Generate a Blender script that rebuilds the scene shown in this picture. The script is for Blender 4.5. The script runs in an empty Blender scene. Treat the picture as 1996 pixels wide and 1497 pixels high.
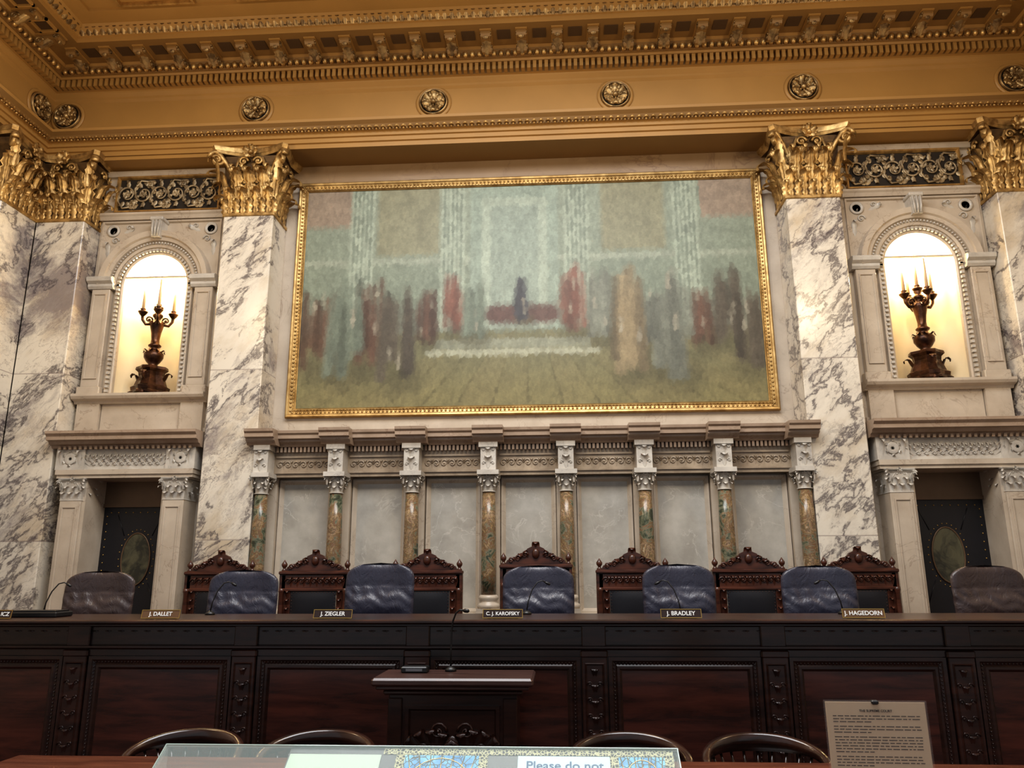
import bpy, math, random
import numpy as np
from mathutils import Matrix, Vector
random.seed(7)
scene=bpy.context.scene
COL=scene.collection
pi=math.pi
# ---------------------------------------------------------------- materials
class NT:
    def __init__(s,name):
        s.m=bpy.data.materials.new(name); s.m.use_nodes=True
        s.t=s.m.node_tree; s.b=s.t.nodes['Principled BSDF']
    def n(s,ty,**k):
        nd=s.t.nodes.new(ty)
        for a,b in k.items(): setattr(nd,a,b)
        return nd
    def l(s,a,b): s.t.links.new(a,b)
    def setin(s,sock,val):
        if isinstance(val,bpy.types.NodeSocket): s.l(val,sock)
        else: sock.default_value=val
    def math(s,op,a,b=None,c=None):
        nd=s.n('ShaderNodeMath',operation=op)
        s.setin(nd.inputs[0],a)
        if b is not None: s.setin(nd.inputs[1],b)
        if c is not None: s.setin(nd.inputs[2],c)
        return nd.outputs[0]
    def noise(s,vec,scale,detail=4,rough=.55,dist=0):
        nd=s.n('ShaderNodeTexNoise'); s.l(vec,nd.inputs['Vector'])
        nd.inputs['Scale'].default_value=scale; nd.inputs['Detail'].default_value=detail
        nd.inputs['Roughness'].default_value=rough; nd.inputs['Distortion'].default_value=dist
        return nd
    def mix(s,f,a,b,blend='MIX'):
        nd=s.n('ShaderNodeMix',data_type='RGBA',blend_type=blend)
        s.setin(nd.inputs[0],f)
        for i,v in ((6,a),(7,b)):
            if isinstance(v,bpy.types.NodeSocket): s.l(v,nd.inputs[i])
            else: nd.inputs[i].default_value=(*v,1)
        return nd.outputs[2]
    def rng(s,v,a,b,c=0,d=1):
        nd=s.n('ShaderNodeMapRange'); s.setin(nd.inputs[0],v)
        for i,x in enumerate((a,b,c,d)): nd.inputs[i+1].default_value=x
        return nd.outputs[0]
    def coord(s,out='Object'):
        return s.n('ShaderNodeTexCoord').outputs[out]
    def bump(s,h,st=.3,dist=.01):
        nd=s.n('ShaderNodeBump'); nd.inputs['Strength'].default_value=st; nd.inputs['Distance'].default_value=dist
        s.l(h,nd.inputs['Height']); s.l(nd.outputs[0],s.b.inputs['Normal'])
    def fin(s,color,rough=.4,metal=0,coat=0,spec=.5):
        s.setin(s.b.inputs['Base Color'],color if isinstance(color,bpy.types.NodeSocket) else (*color,1))
        s.setin(s.b.inputs['Roughness'],rough); s.b.inputs['Metallic'].default_value=metal
        s.b.inputs['Coat Weight'].default_value=coat; s.b.inputs['Coat Roughness'].default_value=.15
        s.b.inputs['Specular IOR Level'].default_value=spec
        return s.m
def simple(name,col,rough=.5,metal=0,coat=0,var=.25,sc=6,bump=0,spec=.5):
    N=NT(name); c=N.coord(); no=N.noise(c,sc,5)
    dark=tuple(x*(1-var) for x in col); lite=tuple(min(1,x*(1+var*.6)) for x in col)
    if bump: N.bump(N.noise(c,sc*6,3).outputs[0],bump,.004)
    return N.fin(N.mix(no.outputs[0],dark,lite),rough,metal,coat,spec)
def pavonazzo(name,seed=0):
    N=NT(name); geo=N.n('ShaderNodeNewGeometry').outputs['Position']
    mp=N.n('ShaderNodeMapping'); N.l(geo,mp.inputs[0])
    mp.inputs['Rotation'].default_value=(.0,.80,.0); mp.inputs['Location'].default_value=(seed,seed*.7,0)
    sep=N.n('ShaderNodeSeparateXYZ'); N.l(geo,sep.inputs[0])
    blk=N.math('FLOOR',N.math('MULTIPLY',sep.outputs[2],1/1.95))
    cmb=N.n('ShaderNodeCombineXYZ'); N.l(N.math('MULTIPLY',blk,5.3),cmb.inputs[0]); N.l(N.math('MULTIPLY',blk,2.1),cmb.inputs[1])
    add=N.n('ShaderNodeVectorMath',operation='ADD'); N.l(mp.outputs[0],add.inputs[0]); N.l(cmb.outputs[0],add.inputs[1])
    sc=N.n('ShaderNodeVectorMath',operation='MULTIPLY'); N.l(add.outputs[0],sc.inputs[0]); sc.inputs[1].default_value=(.60,.65,1.3)
    v=sc.outputs[0]
    d=N.noise(v,1.5,6,.62)
    ds=N.n('ShaderNodeVectorMath',operation='SCALE'); N.l(d.outputs['Color'],ds.inputs[0]); ds.inputs['Scale'].default_value=.6
    v2n=N.n('ShaderNodeVectorMath',operation='ADD'); N.l(v,v2n.inputs[0]); N.l(ds.outputs[0],v2n.inputs[1]); v2=v2n.outputs[0]
    def vein(scale,w,det=6):
        nn=N.noise(v2,scale,det,.62)
        return N.rng(N.math('ABSOLUTE',N.math('SUBTRACT',nn.outputs[0],.5)),0,w,1,0)
    big=vein(1.2,.022); med=vein(2.6,.020,7); fine=vein(6.0,.020,4)
    mask=N.rng(N.noise(v2,.9,3).outputs[0],.45,.60)
    mask2=N.rng(N.noise(v2,1.2,3,.5).outputs[0],.48,.64)
    ax=N.math('ABSOLUTE',sep.outputs[0])
    dk=N.rng(ax,4.4,5.8,-.01,.035)
    cloudn=N.math('ADD',N.noise(v2,1.15,9,.72).outputs[0],dk)
    cloud=N.rng(cloudn,.535,.645)
    cloudb=N.rng(N.noise(v,1.2,7,.66).outputs[0],.50,.66)
    base=N.mix(N.noise(v,1.2,3).outputs[0],(.78,.73,.63),(.65,.59,.49))
    base=N.mix(N.math('MULTIPLY',cloudb,.60),base,(.47,.36,.22))
    halo=N.rng(N.math('ABSOLUTE',N.math('SUBTRACT',N.noise(v2,1.2,6,.62).outputs[0],.5)),0,.06,1,0)
    base=N.mix(N.math('MULTIPLY',halo,.38),base,(.36,.315,.27))
    c1=N.mix(N.math('MULTIPLY',cloud,.76),base,(.19,.16,.17))
    c2=N.mix(N.math('MULTIPLY',fine,N.math('ADD',N.math('MULTIPLY',mask2,.5),.06)),c1,(.25,.205,.18))
    c3=N.mix(N.math('MULTIPLY',med,N.math('ADD',N.math('MULTIPLY',mask,.68),.12)),c2,(.12,.10,.10))
    c4=N.mix(N.math('MULTIPLY',big,.82),c3,(.075,.06,.068))
    fr=N.math('FRACT',N.math('MULTIPLY',sep.outputs[2],1/1.95))
    j=N.math('LESS_THAN',fr,.006)
    return N.fin(N.mix(N.math('MULTIPLY',j,.6),c4,(.25,.2,.18)),.22,0,0)
def marble(name,a,b,v,sc=2.5,veinw=.012,rough=.3,vs=.6):
    N=NT(name); geo=N.n('ShaderNodeNewGeometry').outputs['Position']
    n1=N.noise(geo,sc,6,.6); n2=N.noise(geo,sc*.8,5,.6,.6)
    vn=N.rng(N.math('ABSOLUTE',N.math('SUBTRACT',n2.outputs[0],.5)),0,veinw,1,0)
    mk=N.rng(N.noise(geo,sc*.5,2).outputs[0],.4,.6)
    base=N.mix(N.rng(n1.outputs[0],.3,.7),a,b)
    return N.fin(N.mix(N.math('MULTIPLY',N.math('MULTIPLY',vn,mk),vs),base,v),rough)
def breccia(name):
    N=NT(name); geo=N.n('ShaderNodeNewGeometry').outputs['Position']
    n=N.noise(geo,7.5,9,.75,1.0); n3=N.noise(geo,3.0,3)
    r=N.n('ShaderNodeValToRGB'); N.l(N.math('ADD',n.outputs[0],N.rng(n3.outputs[0],.3,.7,-.13,.13)),r.inputs[0])
    e=r.color_ramp.elements; e[0].position=.33; e[0].color=(.04,.045,.03,1); e[1].position=.72; e[1].color=(.42,.36,.26,1)
    for p,c in ((.39,(.09,.105,.065,1)),(.44,(.22,.21,.145,1)),(.475,(.22,.09,.04,1)),(.505,(.105,.11,.07,1)),(.535,(.31,.18,.07,1)),(.565,(.35,.29,.20,1)),(.59,(.19,.075,.035,1)),(.625,(.12,.13,.085,1)),(.66,(.29,.16,.07,1))):
        x=e.new(p); x.color=c
    return N.fin(r.outputs[0],.24,0,0)
def wood(name,a,b,rough=.28,coat=.4,sc=3):
    N=NT(name); c=N.coord(); mp=N.n('ShaderNodeMapping'); N.l(c,mp.inputs[0]); mp.inputs['Scale'].default_value=(1,1,7)
    n=N.noise(mp.outputs[0],sc,7,.6,.5)
    n2=N.noise(c,1.3,3)
    col=N.mix(N.rng(n.outputs[0],.35,.65),a,b)
    return N.fin(N.mix(N.math('MULTIPLY',n2.outputs[0],.35),col,a),rough,0,coat)
def woodx(name,a,b,rough=.28,coat=.4,sc=3):
    N=NT(name); c=N.coord(); mp=N.n('ShaderNodeMapping'); N.l(c,mp.inputs[0]); mp.inputs['Scale'].default_value=(1,8,8)
    n=N.noise(mp.outputs[0],sc,7,.6,.4)
    return N.fin(N.mix(N.rng(n.outputs[0],.35,.65),a,b),rough,0,coat)
def emis(name,col,st):
    N=NT(name); N.fin(col,.5); N.b.inputs['Emission Color'].default_value=(*col,1); N.b.inputs['Emission Strength'].default_value=st
    return N.m
PAV=pavonazzo('pavonazzo_marble'); 
CREAM=marble('cream_marble',(.58,.505,.41),(.45,.38,.30),(.27,.20,.15),3)
PINK=marble('shadow_gold_marble',(.25,.165,.09),(.32,.22,.125),(.17,.10,.06),1.6,.02)  # strip above the mural, soffit shade put into the marble colour
GREY=marble('grey_marble',(.52,.49,.43),(.35,.325,.28),(.62,.585,.52),3.2,.014,.25,.6)
WHITE=marble('white_carved_marble',(.63,.595,.53),(.42,.39,.345),(.3,.28,.26),5)
FRIEZE=marble('shaded_carved_marble',(.44,.355,.26),(.26,.20,.14),(.2,.15,.1),6)  # browner marble, the shadow under the shelf put into its colour
SHELF=marble('brown_shelf_marble',(.30,.22,.155),(.42,.32,.24),(.2,.12,.08),4)
BREC=breccia('breccia_marble')
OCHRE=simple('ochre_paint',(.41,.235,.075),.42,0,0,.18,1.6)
OCHRED=simple('ochre_shadow_paint',(.25,.14,.045),.5,0,0,.15,2)  # shaded copy of the ochre for soffit, molding grounds and brackets
UMBER=simple('umber_coffer',(.08,.045,.022),.5,0,0,.15,2)
def goldm(name,hi,lo,rough=.36,metal=.85):
    N=NT(name); g=N.n('ShaderNodeNewGeometry').outputs['Position']
    n=N.noise(g,9,5,.6)
    return N.fin(N.mix(N.rng(n.outputs[0],.38,.62),lo,hi),rough,metal)
GOLD=goldm('gilt_gold',(.66,.45,.19),(.30,.185,.07),.44,.65)
GOLDB=goldm('gilt_crevice_shade',(.15,.088,.034),(.08,.046,.02),.5,.4)  # capital bell coloured dark to paint the shade between the leaves
GOLDD=goldm('antique_gold',(.46,.32,.15),(.15,.095,.045),.45,.6)
GOLDG=goldm('grille_gold',(.52,.42,.27),(.26,.20,.125),.5,.5)
GOLDR=goldm('rosette_gold',(.60,.43,.21),(.22,.14,.06),.42,.75)
GOLDF=goldm('molding_gold',(.68,.46,.19),(.42,.26,.10),.38,.75)
GOLDP=goldm('picture_frame_gold',(.52,.355,.15),(.32,.20,.075),.42,.75)
BRONZE=goldm('bronze',(.12,.060,.036),(.040,.021,.015),.33)
DARKB=simple('dark_back_panel',(.024,.018,.013),.6)
MAHO=woodx('dark_mahogany',(.012,.005,.0038),(.038,.014,.009),.30,.25)
MAHOP=woodx('mahogany_panel',(.022,.0072,.0052),(.084,.024,.015),.26,.3,2)
MAHOV=wood('carved_mahogany',(.014,.0055,.0042),(.054,.019,.012),.33,.2)
MAHOR=woodx('red_mahogany',(.09,.027,.014),(.19,.066,.034),.18,.4)
MAHOT=woodx('lectern_wood',(.038,.018,.015),(.085,.044,.036),.33,.2)
CHW=wood('chair_wood',(.028,.010,.007),(.115,.038,.021),.32,.2)
NAVY=simple('black_leather',(.011,.011,.015),.40,0,0,.3,9,.1)
def leather(nm,a,b):
    N=NT(nm); c=N.coord()
    n=N.noise(c,70,3)
    mp=N.n('ShaderNodeMapping'); N.l(c,mp.inputs[0]); mp.inputs['Scale'].default_value=(1.6,1,1.0)
    n3=N.noise(mp.outputs[0],9,5,.6,2.0); n2=N.noise(c,4,4)
    h=N.math('ADD',N.math('MULTIPLY',n.outputs[0],.10),N.math('MULTIPLY',n3.outputs[0],.9))
    N.bump(h,.65,.011)
    return N.fin(N.mix(n2.outputs[0],a,b),.37,0,0,.7)
LEA=leather('navy_plum_leather',(.018,.018,.032),(.038,.037,.062))
LEAB=leather('brown_leather',(.030,.018,.018),(.060,.038,.036))
BLACK=simple('black_plastic',(.010,.010,.011),.4)
STEEL=simple('grey_metal',(.25,.25,.26),.3,.9)
WAX=simple('candle_wax',(.66,.48,.30),.5)
FLAME=emis('candle_bulb_glow',(1.0,.80,.50),14)
PAPER=simple('paper',(.53,.42,.285),.6,0,0,.05)
PAPERW=simple('pale_aqua_paper',(.52,.70,.73),.5,0,0,.04)
PAPERG=simple('pale_green_paper',(.48,.60,.47),.5,0,0,.05)
INK=simple('ink',(.05,.04,.035),.6)
INKB=simple('blue_ink',(.03,.10,.22),.6)
LETTER=simple('white_lettering',(.85,.85,.82),.5,0,0,.02)
PLATE=simple('nameplate_brown',(.035,.018,.014),.35)
PLATEG=simple('nameplate_walnut',(.16,.085,.04),.35)
BRASS=simple('brass',(.55,.36,.12),.3,.9)
CARPET=simple('carpet',(.10,.035,.025),.95,0,0,.3,40)
N=NT('clear_acrylic'); N.fin((.8,.95,.92),.05,0,0,.15); N.b.inputs['Alpha'].default_value=.10; GLASSM=N.m
N=NT('acrylic_edge'); N.fin((.42,.52,.48),.1,0,0,.5); N.b.inputs['Alpha'].default_value=.85; GEDGE=N.m
N=NT('door_glass'); c=N.coord(); N.fin(N.mix(N.rng(N.noise(c,5,5,.6,1).outputs[0],.4,.6),(.02,.022,.015),(.10,.095,.055)),.12,0,.3); DGLASS=N.m
N=NT('skylight_reflection'); c=N.coord(); vo=N.n('ShaderNodeTexVoronoi',feature='DISTANCE_TO_EDGE'); N.l(c,vo.inputs['Vector']); vo.inputs['Scale'].default_value=34
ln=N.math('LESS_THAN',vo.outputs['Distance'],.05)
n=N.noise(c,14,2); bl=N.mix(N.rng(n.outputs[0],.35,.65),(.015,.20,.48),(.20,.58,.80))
N.fin(N.mix(ln,bl,(.03,.035,.03)),.4,0,0,.2); SKYREFL=N.m  # painted colours of the reflected stained-glass skylight
N=NT('filigree_reflection'); c=N.coord(); vo=N.n('ShaderNodeTexVoronoi',feature='DISTANCE_TO_EDGE'); N.l(c,vo.inputs['Vector']); vo.inputs['Scale'].default_value=80
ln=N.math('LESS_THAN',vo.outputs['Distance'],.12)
N.fin(N.mix(ln,(.02,.016,.010),(.50,.48,.26)),.4,0,0,.2); FILI=N.m  # painted border of the reflected skylight
N=NT('oil_paint'); vc=N.n('ShaderNodeVertexColor',layer_name='Col'); c=N.coord()
n1=N.noise(c,5,6,.65); n2=N.noise(c,38,4,.6)
f=N.rng(n1.outputs[0],.3,.7,.84,1.14); f2=N.rng(n2.outputs[0],.3,.7,.9,1.08)
ff=N.math('MULTIPLY',f,f2); hs=N.n('ShaderNodeVectorMath',operation='SCALE'); N.l(vc.outputs[0],hs.inputs[0]); N.l(ff,hs.inputs['Scale'])
N.fin(hs.outputs[0],.5); N.bump(n2.outputs[0],.15,.002); OIL=N.m

# ---------------------------------------------------------------- mesh builder
def T(x,y,z): return Matrix.Translation((x,y,z))
def RZ(a): return Matrix.Rotation(a,4,'Z')
def RX(a): return Matrix.Rotation(a,4,'X')
def RY(a): return Matrix.Rotation(a,4,'Y')
def S(x,y=None,z=None):
    if y is None: y=z=x
    return Matrix.Diagonal((x,y,z,1))
I4=Matrix.Identity(4)
class MB:
    def __init__(s): s.v=[];s.f=[];s.m=[];s.s=[];s.vc=None;s.M=I4.copy()
    def add(s,vs,fs,mat=0,smooth=False,M=None):
        o=len(s.v); X=s.M@M if M is not None else s.M
        s.v+=[tuple(X@Vector(p)) for p in vs]
        for f in fs:
            s.f.append([i+o for i in f]); s.m.append(mat); s.s.append(smooth)
        return s
    def box(s,x0,x1,y0,y1,z0,z1,mat=0,M=None):
        v=[(x0,y0,z0),(x1,y0,z0),(x1,y1,z0),(x0,y1,z0),(x0,y0,z1),(x1,y0,z1),(x1,y1,z1),(x0,y1,z1)]
        return s.add(v,[(0,3,2,1),(4,5,6,7),(0,1,5,4),(1,2,6,5),(2,3,7,6),(3,0,4,7)],mat,False,M)
    def bbox(s,x0,x1,y0,y1,z0,z1,b=.01,mat=0,M=None):
        v=[];f=[]
        def ring(x0,x1,y0,y1,z): 
            o=len(v); v.extend([(x0+b,y0,z),(x1-b,y0,z),(x1,y0+b,z),(x1,y1-b,z),(x1-b,y1,z),(x0+b,y1,z),(x0,y1-b,z),(x0,y0+b,z)]); return o
        def ringi(z,i): 
            o=len(v); a=x0+i;c=x1-i;d=y0+i;e=y1-i
            v.extend([(a+b*.4,d,z),(c-b*.4,d,z),(c,d+b*.4,z),(c,e-b*.4,z),(c-b*.4,e,z),(a+b*.4,e,z),(a,e-b*.4,z),(a,d+b*.4,z)]); return o
        rs=[ringi(z0,b),ring(x0,x1,y0,y1,z0+b),ring(x0,x1,y0,y1,z1-b),ringi(z1,b)]
        for a,c in zip(rs,rs[1:]):
            for i in range(8):
                j=(i+1)%8; f.append((a+i,a+j,c+j,c+i))
        f.append(tuple(rs[0]+i for i in range(7,-1,-1))); f.append(tuple(rs[-1]+i for i in range(8)))
        return s.add(v,f,mat,False,M)
    def lathe(s,prof,n=16,mat=0,M=None,smooth=True,cap=True):
        k=n
        v=[];f=[]
        for r,z in prof:
            for i in range(k):
                a=2*pi*i/n; v.append((r*math.cos(a),r*math.sin(a),z))
        for j in range(len(prof)-1):
            for i in range(n):
                a=j*k+i;b=j*k+(i+1)%k
                f.append((a,b,b+k,a+k))
        if cap:
            f.append(tuple(range(n-1,-1,-1))); f.append(tuple((len(prof)-1)*k+i for i in range(n)))
        return s.add(v,f,mat,smooth,M)
    def prism(s,poly,y0,y1,mat=0,M=None):
        n=len(poly); v=[(x,y0,z) for x,z in poly]+[(x,y1,z) for x,z in poly]
        f=[tuple(range(n)),tuple(range(2*n-1,n-1,-1))]+[(i,(i+1)%n,(i+1)%n+n,i+n) for i in range(n)]
        return s.add(v,f,mat,False,M)
    def sweepx(s,prof,x0,x1,mat=0,M=None):
        n=len(prof); v=[(x0,y,z) for y,z in prof]+[(x1,y,z) for y,z in prof]
        for i in range(n): s.add([v[i],v[(i+1)%n],v[(i+1)%n+n],v[i+n]],[(0,1,2,3)],mat,False,M)
        s.add(v,[tuple(range(n)),tuple(range(2*n-1,n-1,-1))],mat,False,M)
        return s
    def frame(s,x0,x1,z0,z1,prof,mat=0,M=None):
        v=[];k=len(prof)
        for ins,y in prof:
            v+=[(x0+ins,y,z0+ins),(x1-ins,y,z0+ins),(x1-ins,y,z1-ins),(x0+ins,y,z1-ins)]
        f=[]
        for j in range(k-1):
            for i in range(4):
                f.append((j*4+i,j*4+(i+1)%4,(j+1)*4+(i+1)%4,(j+1)*4+i))
        return s.add(v,f,mat,False,M)
    def tube(s,pts,rad,n=6,mat=0,M=None,flat=1.0,closed=False):
        P=[Vector(p) for p in pts]; k=len(P); v=[];f=[]
        up=None
        for i in range(k):
            a=P[max(i-1,0)] if not closed else P[(i-1)%k]; b=P[min(i+1,k-1)] if not closed else P[(i+1)%k]
            t=(b-a); t=t.normalized() if t.length>1e-9 else Vector((0,0,1))
            if up is None:
                up=Vector((0,1,0)) if abs(t.y)<.9 else Vector((1,0,0))
            u=(up-t*up.dot(t)); u=u.normalized() if u.length>1e-6 else Vector((1,0,0)); w=t.cross(u); up=u
            r=rad[i] if isinstance(rad,(list,tuple)) else rad
            for q in range(n):
                an=2*pi*q/n; v.append(tuple(P[i]+u*(r*flat*math.cos(an))+w*(r*math.sin(an))))
        for i in range(k if closed else k-1):
            for q in range(n):
                f.append((i*n+q,i*n+(q+1)%n,((i+1)%k)*n+(q+1)%n,((i+1)%k)*n+q))
        if not closed:
            f.append(tuple(range(n-1,-1,-1))); f.append(tuple((k-1)*n+i for i in range(n)))
        return s.add(v,f,mat,True,M)
    def ball(s,c,r,mat=0,n=8,m=5,sx=1,sy=1,sz=1,M=None):
        v=[];f=[]
        for j in range(m+1):
            th=pi*j/m
            for i in range(n):
                a=2*pi*i/n; v.append((c[0]+r*sx*math.sin(th)*math.cos(a),c[1]+r*sy*math.sin(th)*math.sin(a),c[2]+r*sz*math.cos(th)))
        for j in range(m):
            for i in range(n):
                f.append((j*n+i,j*n+(i+1)%n,(j+1)*n+(i+1)%n,(j+1)*n+i))
        return s.add(v,f,mat,True,M)
    def grid(s,fn,nu,nv,mat=0,M=None,smooth=True):
        v=[fn(i/nu,j/nv) for j in range(nv+1) for i in range(nu+1)]
        f=[(j*(nu+1)+i,j*(nu+1)+i+1,(j+1)*(nu+1)+i+1,(j+1)*(nu+1)+i) for j in range(nv) for i in range(nu)]
        return s.add(v,f,mat,smooth,M)
    def leaf(s,M,w,h,mat=0,n=10,lobes=4,curl=.13,nc=6,deep=.24):
        def fn(u,t):
            sx=u*2-1
            if t<.6: y=-.12*h*(t/.6)**2; z=h*.86*t/.6
            else:
                a=(t-.6)/.4*pi*1.15; r=curl*h; y=-.12*h-r*(1-math.cos(a)); z=h*.86+r*math.sin(a)
            lo=abs(math.sin(lobes*pi*t))
            wt=w/2*max(.05,math.sin(pi*(.16+.80*t)))**.6*(1-deep*(1-lo))
            y+=abs(sx)**1.6*w*.22*(1 if t<.6 else 1-(t-.6)*1.5)+.016*h*math.cos(sx*3*pi)
            y-=deep*.28*w*lo*(abs(sx)*(1-abs(sx)*.55))
            return (sx*wt,y,z)
        return s.grid(fn,nc,n,mat,M)
    def spiral(s,M,r,turns=1.6,rad=.02,mat=0,n=22,mirror=1,stem=None,seg=5,flat=1.0):
        pts=[];rs=[]
        for i in range(n+1):
            t=i/n; a=pi-turns*2*pi*t; rr=r*(1-.86*t)
            pts.append((mirror*(rr*math.cos(a)),0,rr*math.sin(a))); rs.append(rad*(1-.45*t))
        s.tube(pts,rs,seg,mat,M,flat)
        s.ball((0,0,0),rad*1.2,mat,6,4,M=M)
        return s
    def obj(s,name,mats,parent=None,loc=(0,0,0),rot=None):
        me=bpy.data.meshes.new(name); me.from_pydata(s.v,[],s.f)
        for m in mats: me.materials.append(m)
        me.polygons.foreach_set('material_index',s.m)
        me.polygons.foreach_set('use_smooth',s.s)
        if s.vc is not None:
            ca=me.color_attributes.new('Col','FLOAT_COLOR','POINT')
            ca.data.foreach_set('color',s.vc)
        me.update()
        o=bpy.data.objects.new(name,me); COL.objects.link(o); o.location=loc
        if rot: o.rotation_euler=rot
        if parent: o.parent=parent
        return o
def empty(name,label,cat,loc,rot=(0,0,0),group=None):
    o=bpy.data.objects.new(name,None); COL.objects.link(o); o.location=loc; o.rotation_euler=rot; o.empty_display_size=.1
    o['label']=label;o['category']=cat
    if group:o['group']=group
    return o
def tag(o,label,cat,group=None):
    o['label']=label;o['category']=cat
    if group:o['group']=group
    return o
def struct(o,label=None):
    o['kind']='structure'
    if label:o['label']=label
    return o
def dup(root,loc,label=None,rotz=None,scale=None):
    n=root.copy(); COL.objects.link(n); n.location=loc
    if rotz is not None:n.rotation_euler=(0,0,rotz)
    if scale: n.scale=scale
    if label:n['label']=label
    def rec(a,b):
        for c in list(a.children):
            k=c.copy(); COL.objects.link(k); k.parent=b; k.matrix_parent_inverse=c.matrix_parent_inverse.copy(); rec(c,k)
    rec(root,n)
    return n
def text(body,size,mat,name='lettering',ext=.0008,ax='CENTER',bold=.018):
    cu=bpy.data.curves.new(name,'FONT'); cu.body=body; cu.size=size; cu.align_x=ax; cu.align_y='CENTER'; cu.extrude=ext; cu.offset=size*bold
    o=bpy.data.objects.new('tmp',cu); COL.objects.link(o)
    dg=bpy.context.evaluated_depsgraph_get(); dg.update()
    me=bpy.data.meshes.new_from_object(o.evaluated_get(dg)); me.name=name
    bpy.data.objects.remove(o); me.materials.clear(); me.materials.append(mat)
    t=bpy.data.objects.new(name,me); COL.objects.link(t); return t

PF=.42   # platform height
# ---------------------------------------------------------------- room shell
floor=MB(); floor.box(-6.8,6.8,-11,.6,-.2,0)
struct(floor.obj('floor',[CARPET]))
pl=MB(); pl.box(-6.09,6.09,-3.05,-.01,0.0,PF)
struct(pl.obj('floor_platform',[CARPET]))
BC=4.60 # door centre
BN=4.645 # niche centre
NR=.425; NZ=5.10; NB=3.69; FY=-.12
wb=MB()
wb.box(-6.6,6.6,.42,.6,0,8.0,0)
wb.box(-3.6,3.6,0,.42,0,6.9,1)
wb.box(-3.08,3.08,-.004,0,6.48,6.75,2)
for sgn in (-1,1):
    lo,hi=3.705,5.465
    def bx(a,b,z0,z1):
        wb.box(min(sgn*a,sgn*b),max(sgn*a,sgn*b),FY,.42,z0,z1,0)
    bx(lo,BC-.47,0,2.66); bx(BC+.47,hi,0,2.66); bx(lo,hi,2.66,NB-.001)
    bx(lo,BN-NR,NB,6.9); bx(BN+NR,hi,NB,6.9)
    M=T(sgn*BN,0,0)
    K=24
    for i in range(K):
        a0=pi*i/K;a1=pi*(i+1)/K
        p=[(NR*math.cos(a0),FY,NZ+NR*math.sin(a0)),(NR*math.cos(a1),FY,NZ+NR*math.sin(a1))]
        wb.add([p[0],p[1],(p[1][0],FY,6.9),(p[0][0],FY,6.9)],[(0,1,2,3)],0,False,M)
    wb.grid(lambda u,v:(NR*math.cos(pi*u),FY+NR*1.05*math.sin(pi*u),NB+(NZ-NB)*v),24,2,3,M)
    wb.grid(lambda u,v:(NR*math.cos(pi*v/2)*math.cos(pi*u),FY+NR*1.05*math.cos(pi*v/2)*math.sin(pi*u),NZ+NR*math.sin(pi*v/2)),24,10,3,M)
    wb.add([(NR*math.cos(pi*i/24),FY+NR*1.05*math.sin(pi*i/24),NB+.001) for i in range(25)],[tuple(range(25))],0,False,M)
NICHE=simple('niche_lining',(.84,.72,.50),.5,0,0,.10,3)
struct(wb.obj('wall_back',[CREAM,CREAM,PINK,NICHE]),'cream marble wall with two arched niches')
wl=MB(); wl.box(-6.8,-6.56,-11,.6,0,8.0); struct(wl.obj('wall_left',[CREAM]))
wr=MB(); wr.box(6.56,6.8,-11,.6,0,8.0); struct(wr.obj('wall_right',[CREAM]))

# ---------------------------------------------------------------- entablature
HX=6.10; YF=-.45; YE=-7.5
def perim(mb,prof,mats):
    for k in range(len(prof)-1):
        (o1,z1),(o2,z2)=prof[k],prof[k+1]
        def pts(o,z): return [(-HX+o,YE,z),(-HX+o,YF-o,z),(HX-o,YF-o,z),(HX-o,YE,z)]
        A=pts(o1,z1);B=pts(o2,z2)
        for i in range(3): mb.add([A[i],A[i+1],B[i+1],B[i]],[(0,1,2,3)],mats[k])
prof=[(-.46,6.74),(0,6.74),(0,6.80),(.025,6.805),(.025,6.86),(.05,6.865),(.05,6.92),(.075,6.925),(.11,6.985),(.15,7.02),(.16,7.05),(.03,7.065),(0,7.09),
 (0,7.50),(.03,7.53),(.03,7.56),(.07,7.60),(.07,7.625),(.10,7.63),(.10,7.735),(.18,7.74),(.20,7.76),(.22,7.765),(.30,7.83),(.33,7.85),(.72,7.85),(.72,7.915),(.745,7.92),(.77,7.95),(.83,7.99),(.85,8.005),
 (1.05,8.005),(1.05,8.04),(1.55,8.04),(1.55,8.005),(1.75,8.005),(1.80,8.05),(1.86,8.08),(1.86,8.25),(6.0,8.4)]
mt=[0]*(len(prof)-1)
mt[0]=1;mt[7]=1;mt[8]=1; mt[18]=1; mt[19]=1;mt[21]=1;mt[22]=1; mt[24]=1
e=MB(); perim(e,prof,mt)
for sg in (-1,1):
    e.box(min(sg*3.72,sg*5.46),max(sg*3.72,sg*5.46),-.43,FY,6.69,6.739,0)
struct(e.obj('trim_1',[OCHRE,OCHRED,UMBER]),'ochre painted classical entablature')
ce=MB(); ce.box(-6.8,6.8,-11,.6,8.45,8.6); struct(ce.obj('ceiling',[OCHRE]))
def run(off,step,ymin=-3.3,inset=.04):
    out=[]
    L=2*(HX-off)-2*inset; n=int(round(L/step))
    for i in range(n+1):
        out.append(T(-HX+off+inset+L*i/n,YF-off,0))
    n=int((abs(ymin)-abs(YF-off)-inset)/step)
    for i in range(1,n):
        y=YF-off-inset-step*i
        out.append(T(-HX+off,y,0)@RZ(pi/2)); out.append(T(HX-off,y,0)@RZ(-pi/2))
    return out
d=MB()
for M in run(.10,.072): d.box(-.021,.021,-.078,0,7.635,7.735,0,M)
struct(d.obj('trim_2',[OCHRE]),'row of dentils')
d=MB()
for M in run(.25,.088): 
    d.ball((0,-.012,7.795),.038,0,8,5,1,1,1.25,M); d.box(-.048,-.040,-.03,.02,7.765,7.845,1,M)
struct(d.obj('trim_3',[GOLDF,GOLDD]),'gilt egg and dart molding')
d=MB()
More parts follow.
